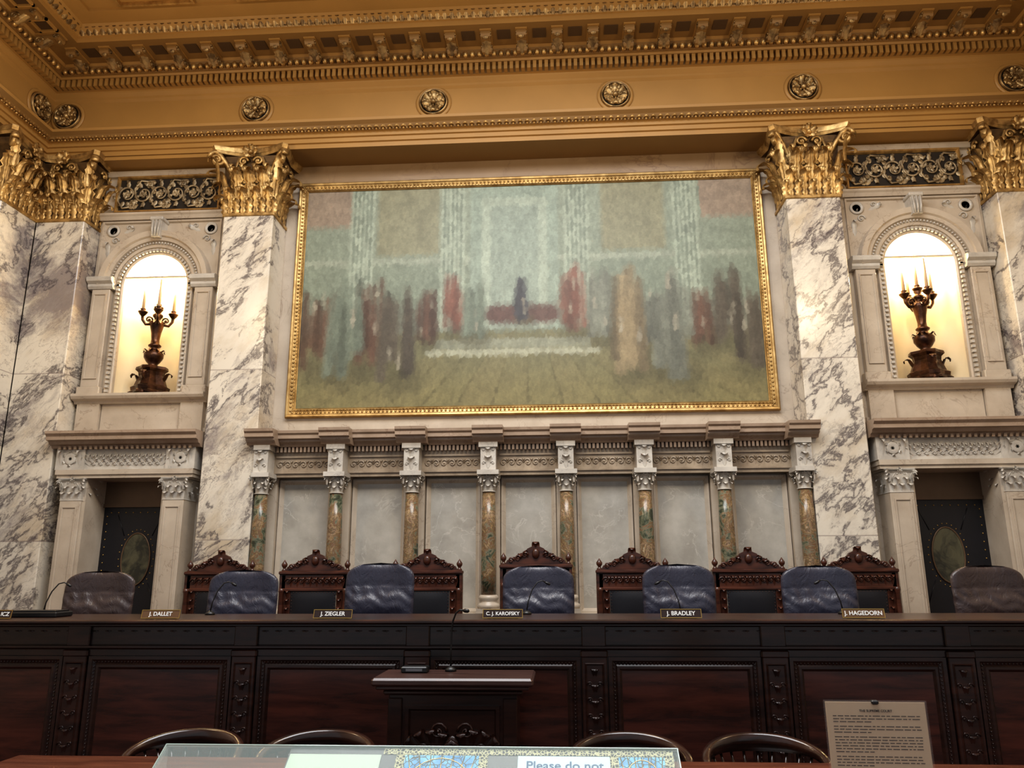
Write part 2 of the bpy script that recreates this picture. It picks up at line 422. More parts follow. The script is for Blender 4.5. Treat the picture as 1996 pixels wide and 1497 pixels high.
for M in run(.085,.085): 
    d.leaf(M@T(0,-.015,7.035)@RX(pi)@RZ(pi),.08,.11,0,6,2,.14,4,.3)
    d.ball((0,-.012,6.925),.018,1,6,4,M=M); d.ball((.0425,-.012,6.925),.010,1,5,3,M=M)
struct(d.obj('trim_4',[GOLDF,GOLDF]),'gilt leaf and bead molding')
d=MB()
for M in run(.76,.085):
    d.leaf(M@T(0,.0,7.91)@RX(.5),.08,.10,0,5,2,.1,4); d.ball((.042,-.01,7.925),.012,0,5,3,M=M)
struct(d.obj('trim_5',[GOLDD]),'gilt acanthus molding')
d=MB()
for M in run(1.80,.10):
    d.leaf(M@T(0,.0,8.01)@RX(.5),.09,.10,0,4,2,.1,4)
struct(d.obj('trim_6',[GOLDF]),'gilt leaf molding of the ceiling beam')
MS=.4245
def modillion():
    m=MB()
    prof=[(0,0),(0,-.13),(.03,-.165),(.07,-.16),(.095,-.13),(.105,-.10),(.16,-.075),(.22,-.075),(.25,-.095),(.285,-.09),(.305,-.06),(.305,-.03),(.295,0)]
    n=len(prof)
    x0,x1=-.062,.062
    v=[(x0,-o,z) for o,z in prof]+[(x1,-o,z) for o,z in prof]
    m.add(v,[tuple(range(n)),tuple(range(2*n-1,n-1,-1))]+[(i,(i+1)%n,(i+1)%n+n,i+n) for i in range(n)],2)
    for sx in (-.065,.065):
        m.spiral(T(sx,-.05,-.10)@RZ(pi/2),.055,1.5,.012,1,16)
        m.spiral(T(sx,-.255,-.048)@RZ(pi/2),.038,1.3,.010,1,12)
    m.leaf(T(0,-.05,-.185)@RX(.80),.135,.25,1,14,6,.16,8,.4)
    m.box(-.075,.075,-.32,0,-.008,.018,0)
    return m
mo=modillion()
first=None
pts=[]
n=26
for i in range(n+1):
    x=-5.52+11.04*i/n; pts.append((x,YF-.33,0))
for i in range(6): pts.append((-HX+.33,-1.3-i*MS,pi/2)); pts.append((HX-.33,-1.3-i*MS,-pi/2))
for x,y,r in pts:
    if first is None:
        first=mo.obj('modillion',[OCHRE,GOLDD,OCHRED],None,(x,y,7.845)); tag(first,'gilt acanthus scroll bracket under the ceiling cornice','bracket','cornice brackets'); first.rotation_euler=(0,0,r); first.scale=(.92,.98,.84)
    else: dup(first,(x,y,7.845),rotz=r)
d=MB()
for i in range(n):
    x=-5.52+11.04*(i+.5)/n
    d.frame(x-.11,x+.11,-.11,.11,[(0,.0),(0,-.03),(.02,-.03),(.035,.0)],0,T(0,YF-.53,7.85)@RX(pi/2)@S(1,-1,1))
    d.box(x-.08,x+.08,YF-.61,YF-.45,7.842,7.8495,1)  # flat dark square in place of a recessed coffer
for i in range(5):
    for sg in (-1,1):
        y=-1.3-(i+.5)*MS; X=sg*(HX-.53)
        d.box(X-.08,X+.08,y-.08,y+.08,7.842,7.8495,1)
        for a in range(4): d.box(-.11,.11,-.11,-.085,7.82,7.85,0,T(X,y,0)@RZ(a*pi/2))
struct(d.obj('trim_7',[OCHRE,UMBER]),'coffers between the cornice brackets')
d=MB()
for i in range(7):
    x=-4.2+8.4*i/6; cy=YF-1.30
    d.box(x-.42,x+.42,cy-.2,cy-.17,7.995,8.04,0); d.box(x-.42,x+.42,cy+.17,cy+.2,7.995,8.04,0)
    d.box(x-.45,x-.42,cy-.2,cy+.2,7.995,8.04,0); d.box(x+.42,x+.45,cy-.2,cy+.2,7.995,8.04,0)
    for k in (-.26,0,.26):
        for q in range(6): d.leaf(T(x+k,cy,8.03)@RX(pi)@RZ(q*pi/3)@RX(1.25),.06,.11,0,5,3,.1,4)
        d.ball((x+k,cy,8.01),.03,0)
struct(d.obj('trim_8',[GOLDF]),'gilt ceiling beam ornament')
def rosette():
    m=MB(); R=RX(pi/2)
    m.lathe([(.225,0),(.225,.012),(.205,.022),(.19,.022),(.18,.01),(.18,0)],32,0,R)
    m.lathe([(.175,0),(.178,.015),(.001,.012)],28,2,R)
    m.lathe([(.178,.01),(.176,.04),(.166,.048),(.156,.03),(.154,.01)],28,1,R,cap=False)
    for q in range(8):
        m.leaf(RY(q*pi/4)@T(0,-.020,.03)@RX(.10),.085,.115,1,12,4,.18,8,.3)
    for q in range(8):
        m.leaf(RY(q*pi/4+.39)@T(0,-.014,.06)@RX(.05),.05,.085,1,8,3,.15,6,.3)
    for q in range(8): m.ball((.055*math.sin(q*pi/4),-.05,.055*math.cos(q*pi/4)),.012,1,6,4)
    m.ball((0,-.045,0),.034,1,10,6)
    return m
rm=rosette(); first=None
for x,y,r in [(-5.88,YF,0),(-3.40,YF,0),(-1.13,YF,0),(1.13,YF,0),(3.40,YF,0),(5.88,YF,0),(-HX,-.70,pi/2),(HX,-.70,-pi/2)]:
    if first is None: first=rm.obj('rosette',[OCHRE,GOLDR,DARKB],None,(x,y,7.31)); tag(first,'round antique gold rosette on the ochre frieze','rosette','frieze rosettes')
    else: dup(first,(x,y,7.31),rotz=r)

# ---------------------------------------------------------------- capitals
def capital(a,b,h,wt,round_=False,detail=1.0):
    m=MB(); g=0;dk=1
    big=detail>=1
    nr=20 if big else 8; nc=10 if big else 4; dp=.48 if big else .3
    K=[(0,1),(.1,1.0),(.5,1.04),(.8,1.12),(.88,1.22)]
    if round_:
        m.lathe([(a*k*.92,z*h) for z,k in K],16,dk)
    else:
        for (z0,k0),(z1,k1) in zip(K,K[1:]):
            A=[(-a*k0,-b*k0,z0*h),(a*k0,-b*k0,z0*h),(a*k0,b,z0*h),(-a*k0,b,z0*h)];B=[(-a*k1,-b*k1,z1*h),(a*k1,-b*k1,z1*h),(a*k1,b,z1*h),(-a*k1,b,z1*h)]
            m.add(A+B,[(0,1,5,4),(1,2,6,5),(2,3,7,6),(3,0,4,7)],dk)
    if round_: m.lathe([(a*1.0,-.03*h),(a*1.12,-.01*h),(a*1.12,.02*h),(a,.04*h)],16,g)
    else:
        m.bbox(-a*1.05,a*1.05,-b*1.0-a*.05,b,-.035*h,.015*h,.006,g)
    fb=a if round_ else b
    pos1=[];pos2=[];pos3=[]
    if round_:
        for q in range(8): pos1.append((a*.95*math.sin(q*pi/4),-a*.95*math.cos(q*pi/4),q*pi/4))
        for q in range(8): pos2.append((a*.95*math.sin(q*pi/4+pi/8),-a*.95*math.cos(q*pi/4+pi/8),q*pi/4+pi/8))
        w1=a*.95;w2=a*.95
    elif big:
        for x in (-.78,-.26,.26,.78): pos1.append((a*x,-b-.01*h,0))
        for sg in (-1,1):
            for yy in (-.6,.1,.60): pos1.append((sg*(a+.01*h),b*yy,sg*pi/2))
        for x in (-.52,0,.52): pos2.append((a*x,-b-.01*h,0))
        for sg in (-1,1):
            pos2.append((sg*a*.98,-b*.98,sg*pi/4)); pos2.append((sg*(a+.01*h),-b*.2,sg*pi/2)); pos2.append((sg*(a+.01*h),b*.5,sg*pi/2))
        for x in (-.70,-.25,.25,.70): pos3.append((a*x,-b-.04*h,0))
        for sg in (-1,1): pos3.append((sg*(a+.03*h),-b*.3,sg*pi/2))
        w1=a*.52;w2=a*.54
    else:
        for x in (-.70,0,.70): pos1.append((a*x,-b-.01*h,0))
        for sg in (-1,1):
            pos1.append((sg*(a+.01*h),-b*.35,sg*pi/2)); pos1.append((sg*(a+.01*h),b*.5,sg*pi/2))
        for x in (-.36,.36): pos2.append((a*x,-b-.01*h,0))
        for sg in (-1,1):
            pos2.append((sg*a*.98,-b*.98,sg*pi/4)); pos2.append((sg*(a+.01*h),b*.1,sg*pi/2))
        w1=a*.66;w2=a*.70
    for x,y,r in pos1: m.leaf(T(x,y,0)@RZ(r)@S(1,1.3,1),w1,h*.34,g,nr,5,.18,nc,dp)
    for x,y,r in pos2: m.leaf(T(x,y,h*.05)@RZ(r)@S(1,1.4,1),w2,h*.58,g,nr,8,.12,nc,dp)
    for x,y,r in pos3: m.leaf(T(x,y,h*.46)@RZ(r)@S(1,1.2,1),w1*.72,h*.24,g,12,4,.2,6,dp)
    if big:
        for x in (-.52,0,.52,-1.0,1.0): m.leaf(T(a*x,-b-.02*h,0)@S(1,1.2,1),w1*.6,h*.20,g,12,4,.18,6,dp)
        for x in (-.62,-.40,-.12,.12,.40,.62): m.tube([(a*x,-b-.02*h,h*.40),(a*x*1.05,-b-.05*h,h*.55),(a*x*1.2,-b-.08*h,h*.70)],[.011,.009,.017],6,g)
    rb=h*.115; ro=h*.030
    cs=[(-1,-1),(1,-1)]+([(1,1),(-1,1)] if round_ else [])
    for sx,sy in cs:
        ang={(-1,-1):-pi/4,(1,-1):pi/4,(1,1):3*pi/4,(-1,1):-3*pi/4}[(sx,sy)]
        reach=wt*.93; cxp=sx*reach; cyp=sy*reach if round_ else sy*(b+(wt-a)*.9)
        Mv=T(cxp,cyp,h*.80)@RZ(ang)@RZ(-pi/2)
        m.spiral(Mv@T(-rb*.55,0,0),rb,1.9,ro,g,28,-1,None,6,1.7)
        bx=sx*a*.75; by=sy*(a*.75 if round_ else b)
        m.tube([(bx,by,h*.42),(bx*1.02,by*1.03,h*.6),(bx+(cxp-bx)*.35,by+(cyp-by)*.35,h*.76),(bx+(cxp-bx)*.65,by+(cyp-by)*.65,h*.87),(bx+(cxp-bx)*.9,by+(cyp-by)*.9,h*.90)],ro*1.1,6,g)
        m.leaf(T(cxp-sx*rb*.7,cyp*.93,h*.44)@RZ(ang),w1*.7,h*.33,g,12 if big else 6,5,.18,6 if big else 4,dp)
    for sx in (-1,1):
        Mh=T(sx*a*.30,-fb-.075*h,h*.79)
        m.spiral(Mh,rb*.62,1.5,ro*.7,g,18,sx,None,5)
        m.tube([(sx*a*.72,-fb-.02*h,h*.45),(sx*a*.66,-fb-.05*h,h*.65),(sx*(a*.30+rb*.5),-fb-.075*h,h*.84)],ro*.7,5,g)
    if not round_:
        for sx in (-1,1):
            for yy in (-.15,.5):
                m.spiral(T(sx*(a+.07*h),b*yy,h*.79)@RZ(pi/2),rb*.62,1.3,ro*.7,g,14,1 if yy<0 else -1,None,5)
    bw=wt; bd=(b+(wt-a)) if not round_ else wt
    def ab(k,c):
        P=[]
        ch=.10*wt
        P.append((-bw*k,-bd*k+ch)); P.append((-bw*k+ch,-bd*k))
        for i in range(1,8):
            t=i/8; P.append((-bw*k+ch+(2*bw*k-2*ch)*t,-bd*k+c*math.sin(pi*t)))
        P.append((bw*k-ch,-bd*k)); P.append((bw*k,-bd*k+ch))
        yb=bd*k if round_ else b
        if round_:
            for i in range(1,8): t=i/8; P.append((bw*k-c*math.sin(pi*t),-bd*k+ch+(2*bd*k-2*ch)*t))
            P+= [(bw*k,bd*k-ch),(bw*k-ch,bd*k),(-bw*k+ch,bd*k),(-bw*k,bd*k-ch)]
        else:
            P+=[(bw*k*.9,yb*.2),(bw*k,yb),(-bw*k,yb),(-bw*k*.9,yb*.2)]
        return P
    cc=.26*wt
    L=[(.895,.90),(.93,.95),(.935,.97),(.985,1.0),(1.0,1.0)]
    prev=None
    for z,k in L:
        P=[(x,y,z*h) for x,y in ab(k,cc)]
        if prev:
            n=len(P); m.add(prev+P,[(i,(i+1)%n,(i+1)%n+n,i+n) for i in range(n)],g)
        prev=P
    n=len(prev); m.add(prev,[tuple(range(n))],g)
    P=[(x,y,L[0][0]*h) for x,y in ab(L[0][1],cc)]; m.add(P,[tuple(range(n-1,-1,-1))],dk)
    fy=-bd+cc*.75
    for q in range(6): m.leaf(T(0,fy,h*.92)@RY(q*pi/3)@T(0,0,.01)@RX(.35),.09*h,.11*h,g,6,2,.14,4)
    m.ball((0,fy-.02*h,h*.92),.035*h,g,7,5)
    return m
# ---------------------------------------------------------------- giant pilasters
capm=capital(.31,.225,.86,.48)
capmesh=None
def giant(x,y,rot,lab):
    global capmesh
    root=empty('giant_pilaster',lab,'pilaster',(x,y,PF if abs(x)<6.05 and rot==0 else 0),(0,0,rot),'giant marble pilasters')
    zb=root.location.z
    s=MB(); s.bbox(-.31,.31,-.225,.225,.50,5.88-zb,.008); 
    s.obj('shaft',[PAV],root)
    bm=MB(); bm.box(-.40,.40,-.315,.225,0,.28); bm.bbox(-.38,.38,-.295,.225,.28,.36,.03); bm.bbox(-.345,.345,-.26,.225,.36,.42,.02); bm.bbox(-.36,.36,-.275,.225,.42,.48,.02);bm.box(-.32,.32,-.235,.225,.48,.50)
    bm.obj('base',[CREAM],root)
    if capmesh is None:
        c=capm.obj('capital',[GOLD,GOLDB],root,(0,0,5.88-zb)); capmesh=c.data
    else:
        c=bpy.data.objects.new('capital',capmesh); COL.objects.link(c); c.parent=root; c.location=(0,0,5.88-zb)
    c['label']='gilded Corinthian capital'
    return root
for x in (-3.39,3.39): giant(x,-.226,0,'cream marble pilaster with grey and ochre veins beside the mural')
for x in (-5.785,5.785): giant(x,-.226,0,'dark veined cream marble pilaster in the room corner')
for sg in (-1,1):
    giant(sg*(HX+.225),-.45-.305,(pi/2 if sg<0 else -pi/2),'dark veined cream marble pilaster on the side wall')

# ---------------------------------------------------------------- painting: plain generic stand-in in the same muted colours
root=empty('mural_painting','large gilt framed mural in muted greens and browns','painting',(0,0,3.40))
fr=MB(); fr.M=T(0,0,-3.40)
fr.frame(-2.92,2.92,3.40,6.48,[(0,0),(0,-.05),(.015,-.065),(.035,-.06),(.045,-.05),(.080,-.04),(.088,-.05),(.100,-.05),(.112,-.035),(.12,-.028)])
def alongrect(x0,x1,z0,z1,st):
    P=[]
    nx=int((x1-x0)/st); nz=int((z1-z0)/st)
    for i in range(nx): P+= [(x0+(x1-x0)*(i+.5)/nx,z0),(x0+(x1-x0)*(i+.5)/nx,z1)]
    for i in range(nz): P+= [(x0,z0+(z1-z0)*(i+.5)/nz),(x1,z0+(z1-z0)*(i+.5)/nz)]
    return P
for x,z in alongrect(-2.857,2.857,3.463,6.417,.05): fr.ball((x,-.047,z),.015,0,5,4)
for x,z in alongrect(-2.827,2.827,3.493,6.387,.04): fr.ball((x,-.052,z),.007,0,4,3)
fr.obj('frame',[GOLDP],root)
NXg,NZg=560,290
AX,AZ=5.62,2.88
X_,Z_=np.meshgrid(np.linspace(0,1,NXg+1),np.linspace(0,1,NZg+1))
C=np.zeros((NZg+1,NXg+1,3))
def smn(a,b,x):
    t=np.clip((x-a)/(b-a),0,1); return t*t*(3-2*t)
def blend(al,col):
    global C
    C=C*(1-al[...,None])+np.array(col)*al[...,None]
def blendc(al,colarr):
    global C
    C=C*(1-al[...,None])+colarr*al[...,None]
C[:]=(.18,.215,.165); blend(smn(.3,1,Z_),(.24,.28,.22))
blend(((X_<.115)|(X_>.885))*smn(.80,.84,Z_)*.8,(.29,.21,.155))
def rectn(x0,x1,z0,z1,col,a=1.0,s=.004):
    blend(smn(x0-s,x0+s,X_)*(1-smn(x1-s,x1+s,X_))*smn(z0-2*s,z0+2*s,Z_)*(1-smn(z1-2*s,z1+2*s,Z_))*a,col)
rectn(0,1,.64,.665,(.31,.345,.275),.8); rectn(0,1,.33,.45,(.18,.205,.16))
for px in (.13,.335,.61,.85):
    rectn(px-.027,px+.027,.34,1.1,(.32,.37,.295))
    for k in range(5): rectn(px-.021+k*.0094,px-.0165+k*.0094,.40,1.1,(.20,.24,.19),1,.0012)
rectn(.375,.57,.34,1.1,(.25,.305,.25)); rectn(.40,.545,.34,.94,(.32,.375,.305)); rectn(.42,.525,.34,.90,(.25,.30,.25))
for px in (.235,.735): rectn(px-.07,px+.07,.68,1.02,(.235,.225,.14),.8,.008)
fl=1-smn(.315,.335,Z_)
fc=np.zeros_like(C); fc[:]=(.195,.175,.080); k=smn(.02,.3,Z_)[...,None]; fc=fc*(1-k)+np.array((.15,.15,.085))*k
sx=(X_-.5)/(1.0-np.minimum(Z_,.36)*1.9)*13
g=np.abs((sx%1)-.5); kk=(smn(.43,.5,g)*.6)[...,None]; fc=fc*(1-kk)+np.array((.085,.078,.035))*kk
kk=(((np.floor(sx)*.618)%1)*.25)[...,None]; fc=fc*(1-kk)+np.array((.24,.20,.10))*kk
blendc(fl,fc)
rectn(.28,.655,.222,.248,(.34,.35,.26)); rectn(.30,.635,.252,.295,(.24,.255,.19))
PX_,PZ_=X_*AX,Z_*AZ
def dab(x1,z1,r1,x2,z2,r2,col,soft=.02,a=1.0):
    dx,dz=x2-x1,z2-z1; L=dx*dx+dz*dz+1e-9
    t=np.clip(((PX_-x1)*dx+(PZ_-z1)*dz)/L,0,1)
    d=np.hypot(PX_-x1-t*dx,PZ_-z1-t*dz); r=r1+(r2-r1)*t
    al=(1-smn(-soft,soft,d-r))*a
    blend(al,col)
rs=np.random.RandomState(5)
def mass(x,z,h,coat,w=1.0):
    """cluster of loose vertical brush strokes, no drawn forms"""
    x*=AX; z*=AZ; h*=AZ
    dab(x,z+.05*h,.14*h,x+.1*h,z+.05*h,.12*h,(.08,.075,.04),.09*h,.6)
    for k in range(12):
        ox=rs.uniform(-.13,.13)*h*w; a_=rs.uniform(.6,1.6); t0=rs.uniform(.62,.92); t1=rs.uniform(.05,.40)
        dab(x+ox,z+t0*h,.022*h,x+ox*1.1,z+t1*h,.045*h,tuple(c*a_ for c in coat),.045,.85)
    for k in range(2):
        ox=rs.uniform(-.08,.08)*h; t0=rs.uniform(.1,.9)
        dab(x+ox,z+t0*h,.012*h,x+ox,z+(t0-.1)*h,.014*h,(.33,.31,.24),.02,.7)
G1=(.11,.135,.105);B1=(.095,.052,.034);GR=(.14,.15,.12);NV=(.04,.042,.05);RD=(.155,.07,.048);OL=(.18,.145,.085);DK=(.065,.055,.04)
for a in [(.345,.30,.31,RD),(.28,.27,.27,B1),(.385,.28,.30,G1),(.60,.31,.34,RD),(.66,.27,.36,GR),(.76,.25,.27,GR),(.93,.24,.38,DK),(.875,.22,.30,B1)]: mass(*a)
dab(.43*AX,.40*AZ,.12,.55*AX,.40*AZ,.12,(.085,.03,.025),.05,.9); mass(.49,.36,.22,NV)
for a in [(.04,.15,.42,B1,1.2),(.155,.17,.44,B1,1.0),(.10,.12,.50,G1,1.0),(.215,.10,.52,DK,1.0),(.72,.12,.54,OL,1.0),(.81,.09,.57,GR,1.0),(.965,.13,.42,DK,1.1)]: mass(*a)
cw,ch=.034,.060
ci=np.floor(PX_/cw).astype(int); cj=np.floor(PZ_/ch).astype(int)
nxc,nzc=int(AX/cw)+4,int(AZ/ch)+4
jx=rs.uniform(.05,.95,(nzc+2,nxc+2)); jz=rs.uniform(.05,.95,(nzc+2,nxc+2)); tint=rs.uniform(.86,1.14,(nzc+2,nxc+2))
best=np.full(PX_.shape,1e9); sxp=np.zeros_like(PX_); szp=np.zeros_like(PX_); tt=np.ones_like(PX_)
for di in (-1,0,1):
    for dj in (-1,0,1):
        a=np.clip(ci+di+1,0,nxc+1); b=np.clip(cj+dj+1,0,nzc+1)
        cx_=(ci+di+jx[b,a])*cw; cz_=(cj+dj+jz[b,a])*ch
        d=((PX_-cx_)/cw)**2+((PZ_-cz_)/ch)**2
        m_=d<best; best=np.where(m_,d,best); sxp=np.where(m_,cx_,sxp); szp=np.where(m_,cz_,szp); tt=np.where(m_,tint[b,a],tt)
ix=np.clip(np.round(sxp/AX*NXg).astype(int),0,NXg); iz=np.clip(np.round(szp/AZ*NZg).astype(int),0,NZg)
D_=C[iz,ix]*tt[...,None]
C=D_*.72+C*.28
cv=MB()
cv.grid(lambda u,v:(-2.81+5.62*u,-.020,.10+2.88*v),NXg,NZg,0)
k0=len(cv.v); cv.box(-2.81,2.81,-.0195,0,.10,2.98)
arr=np.ones((len(cv.v),4),dtype=np.float32)*.1; arr[:k0,:3]=C.reshape(-1,3); arr[:,3]=1
cv.vc=arr.ravel()
cv.obj('canvas',[OIL],root)['label']='muted green and brown oil painting'

# ---------------------------------------------------------------- wainscot behind the bench
WX=[-3.0+6.0/7*i for i in range(8)]
wn=MB()
wn.box(-3.08,3.08,-.30,-.0,PF,1.14,2)
wn.box(-3.08,3.08,-.33,-.0,1.10,1.16,0)
wn.box(-3.08,3.08,-.10,0,1.14,2.70,0)
wn.box(-3.08,3.08,-.29,0,2.66,3.00,1)
for i in range(7):
    a=WX[i];b=WX[i+1]
    wn.box(a+.17,b-.17,-.13,-.10,1.20,2.60,2)
    wn.frame(a+.12,b-.12,1.16,2.64,[(0,-.10),(0,-.16),(.02,-.16),(.035,-.145),(.05,-.13)],0)
for a in WX:
    wn.box(max(a-.11,-3.08),min(a+.11,3.08),-.22,-.10,1.14,2.66,0)
    wn.box(max(a-.085,-3.08),min(a+.085,3.08),-.50,-.28,2.68,3.0,3)
    wn.box(max(a-.12,-3.08),min(a+.12,3.08),-.54,-.28,2.64,2.69,3)
    wn.box(max(a-.105,-3.08),min(a+.105,3.08),-.525,-.28,2.945,3.0,3)
struct(wn.obj('trim_9',[CREAM,FRIEZE,GREY,WHITE]),'marble wainscot with grey inset panels')
fz=MB()
for i in range(7):
    a=WX[i]+.11;b=WX[i+1]-.11; L=b-a
    for k in range(7):
        x=a+L*(k+.5)/7
        fz.spiral(T(x,-.295,2.80),.045,1.4,.010,0,12,1 if k%2 else -1)
        fz.leaf(T(x+L/14,-.293,2.745),.04,.10,0,4,2,.1,4)
    fz.box(a,b,-.31,-.29,2.88,2.90,0); fz.box(a,b,-.31,-.29,2.70,2.72,0)
    for k in range(14):
        x=a+L*(k+.5)/14; fz.box(x-.013,x+.013,-.35,-.29,2.94,3.0,1)
for a in WX:
    fz.leaf(T(a,-.505,2.71),.11,.14,2,8,3,.12,6,.35); fz.leaf(T(a,-.505,2.83),.09,.11,2,8,3,.12,6,.35)
    for s_ in (-1,1):
        fz.spiral(T(a+s_*.05,-.505,2.92),.024,1.2,.007,2,10,s_)
        fz.spiral(T(a+s_*.05,-.505,2.77),.022,1.2,.007,2,10,s_)
struct(fz.obj('trim_10',[FRIEZE,SHELF,WHITE]),'carved scroll frieze of the wainscot')
sh=MB()
def shelfprof(y): return [(0,3.0),(y+.10,3.0),(y+.08,3.03),(y+.04,3.05),(y+.04,3.07),(y,3.08),(y,3.12),(y-.02,3.14),(y-.025,3.17),(0,3.18)]
sh.sweepx(shelfprof(-.46),-3.08,3.08,0)
for a in WX: sh.sweepx(shelfprof(-.62),max(a-.17,-3.08) if a>-2.9 else -3.16,min(a+.17,3.16) if a<2.9 else 3.16,0)
struct(sh.obj('trim_11',[SHELF]),'brown marble shelf with stepped breaks')
root=empty('marble_column','slim mottled green, ochre and red marble column with white capital','column',(WX[0],-.40,PF),group='wainscot columns')
c_=MB(); c_.lathe([(.083,1.36-PF),(.085,1.6-PF),(.080,2.1-PF),(.070,2.46-PF)],20); c_.obj('shaft',[BREC],root)
c_=MB(); c_.box(-.13,.13,-.13,.09,0,1.16-PF+.02); c_.box(-.12,.12,-.12,.12,1.18-PF,1.22-PF); c_.lathe([(.115,1.22-PF),(.125,1.24-PF),(.115,1.265-PF),(.095,1.28-PF),(.092,1.30-PF),(.108,1.32-PF),(.104,1.345-PF),(.087,1.36-PF)],20); c_.obj('base',[CREAM],root)
cc=capital(.075,.075,.20,.115,True,detail=.5); cc.obj('capital',[WHITE,WHITE],root,(0,0,2.46-PF))['label']='white carved Corinthian capital'
for x in WX[1:]: dup(root,(x,-.40,PF))

# ---------------------------------------------------------------- doorways & niches
smallcap=capital(.125,.16,.25,.165,False,detail=.6); scm=None
TRANS=simple('bronze_transom',(.15,.095,.055),.4,.2)
for sg in (-1,1):
    cx=sg*BC
    M=T(cx,0,0)
    s=MB(); s.M=M
    for q in (-1,1):
        x=q*.60
        s.bbox(x-.125,x+.125,-.44,FY,PF,2.42,.006,0); s.frame(x-.09,x+.09,PF+.3,2.34,[(0,-.44),(.0,-.452),(.015,-.452),(.02,-.442)],0)
        s.bbox(x-.15,x+.15,-.47,FY,PF,PF+.25,.01,0)
    for q in (-1,1):
        s.box(q*.475-.03,q*.475+.03,-.40,-.0,PF,2.66,0)
    s.box(-.80,.80,-.44,FY,2.66,2.70,0); s.box(-.81,.81,-.46,FY,2.70,2.755,0)
    s.box(-.79,.79,-.43,FY,2.755,3.0,1)
    s.box(-.82,-.48,-.46,FY,2.755,3.0,1); s.box(.48,.82,-.46,FY,2.755,3.0,1)
    s.sweepx([(FY,3.0),(-.47,3.0),(-.49,3.03),(-.53,3.04),(-.55,3.07),(-.60,3.08),(-.60,3.12),(-.63,3.15),(-.63,3.18),(FY,3.18)],-.88,.88,2)
    for k in range(26): x=-.80+1.6*(k+.5)/26; s.box(x-.015,x+.015,-.50,-.46,2.985,3.02,2)
    for k in range(11):
        x=-.42+.84*k/10
        for q in range(5): s.leaf(T(x,-.435,2.80)@RY((q-2)*.42)@RX(.05),.028,.14,1,4,1,.08,2)
        if k<10: s.spiral(T(x+.042,-.44,2.82),.026,1.2,.007,1,10)
    for q in (-1,1):
        s.lathe([(.02,0),(.06,.012),(.075,0)],14,1,T(q*.65,-.46,2.88)@RX(pi/2)); 
        for k in range(6): s.leaf(T(q*.65,-.462,2.88)@RY(k*pi/3)@T(0,0,.01),.04,.08,1,4,2,.1,2)
        s.leaf(T(q*.54,-.462,2.78),.05,.2,1,5,2,.1,4); s.leaf(T(q*.76,-.462,2.78),.05,.2,1,5,2,.1,4)
    o=s.obj('trim_%d'%(12 if sg<0 else 13),[CREAM,WHITE,SHELF]); struct(o,'carved cream marble door surround')
    for q in (-1,1):
        if scm is None:
            c=smallcap.obj('pilaster_capital',[WHITE,WHITE],None,(cx+q*.60,-.28,2.41)); scm=c
            tag(c,'white carved marble capital beside the doorway','capital','doorway capitals')
        else: c=dup(scm,(cx+q*.60,-.28,2.41))
    d=MB(); d.M=M
    d.box(-.46,.46,.0,.05,PF,2.37,0)
    d.box(-.46,.46,-.02,.05,2.37,2.66,1)
    d.box(-.46,.46,-.035,.0,2.36,2.40,1)
    K=28; ov=[(.165*math.cos(2*pi*i/K),1.76+.29*math.sin(2*pi*i/K)) for i in range(K)]
    d.prism(ov,-.008,0,2)
    d.tube([(x*1.04,-.008,1.76+(z-1.76)*1.03) for x,z in ov],.009,6,1,closed=True)
    for x,z in alongrect(-.40,.40,PF+.1,2.30,.085): d.ball((x,0,z),.009,3,6,4)
    for i in range(26):
        a=2*pi*i/26; d.ball((.21*math.cos(a),0,1.76+.34*math.sin(a)),.008,3,6,4)
    for i in range(4):
        a=pi/4+i*pi/2; d.tube([(.24*math.cos(a),-.001,1.76+.38*math.sin(a)),(.38*math.cos(a),-.001,1.76+.72*math.sin(a))],.006,4,0)
    d.tube([(sg*.38,-.01,1.35),(sg*.38,-.06,1.37),(sg*.38,-.06,1.50),(sg*.38,-.01,1.52)],.012,6,3)
    struct(d.obj('door_%d'%(1 if sg<0 else 2),[NAVY,TRANS,DGLASS,BRASS]),'dark leather padded door with oval glass')
    m=MB(); M=T(sg*BN,0,0); m.M=M
    def ring(prof,mat,jamb=True,K=28,zb=NB):
        for (r0,y0),(r1,y1) in zip(prof,prof[1:]):
            vs=[];
            path=[]
            if jamb: path.append(('j',0))
            for i in range(K+1): path.append(('a',pi*i/K))
            if jamb: path.append(('j',pi))
            for r,y in ((r0,y0),(r1,y1)):
                for k,a in path:
                    vs.append((r*math.cos(a),y,(zb if k=='j' else NZ+r*math.sin(a))))
            n=len(path); m.add(vs,[(i,i+1,n+i+1,n+i) for i in range(n-1)],mat)
    ring([(.405,-.10),(.405,-.15),(.425,-.16),(.445,-.15),(.455,-.15),(.465,-.17),(.49,-.17),(.495,-.12)],0)
    ring([(.49,-.12),(.49,-.19),(.52,-.20),(.53,-.17),(.57,-.17),(.58,-.205),(.62,-.215),(.635,-.24),(.70,-.25),(.71,-.12)],0,False)
    for i in range(31):
        a=pi*i/30; m.box(-.012,.012,-.19,-.14,.44,.475,1,T(0,0,NZ)@RY(pi/2-a))
    for i in range(44):
        a=pi*(i+.5)/44; m.ball((0,-.195,.55),.014,1,5,4,M=T(0,0,NZ)@RY(pi/2-a))
    nz=int((NZ-NB)/.055)
    for q in (-1,1):
        for i in range(nz): z=NB+.04+(NZ-NB)*i/nz; m.box(q*.457-.018,q*.457+.018,-.19,-.14,z,z+.026,1)
    m.prism([(-.055,5.70),(.055,5.70),(.07,5.93),(-.07,5.93)],-.28,FY,1)
    for x in (-.04,0,.04): m.tube([(x*.8,-.285,5.71),(x,-.295,5.8),(x*1.15,-.285,5.92)],.014,6,1)
    m.bbox(-.085,.085,-.30,FY,5.92,5.97,.01,1)
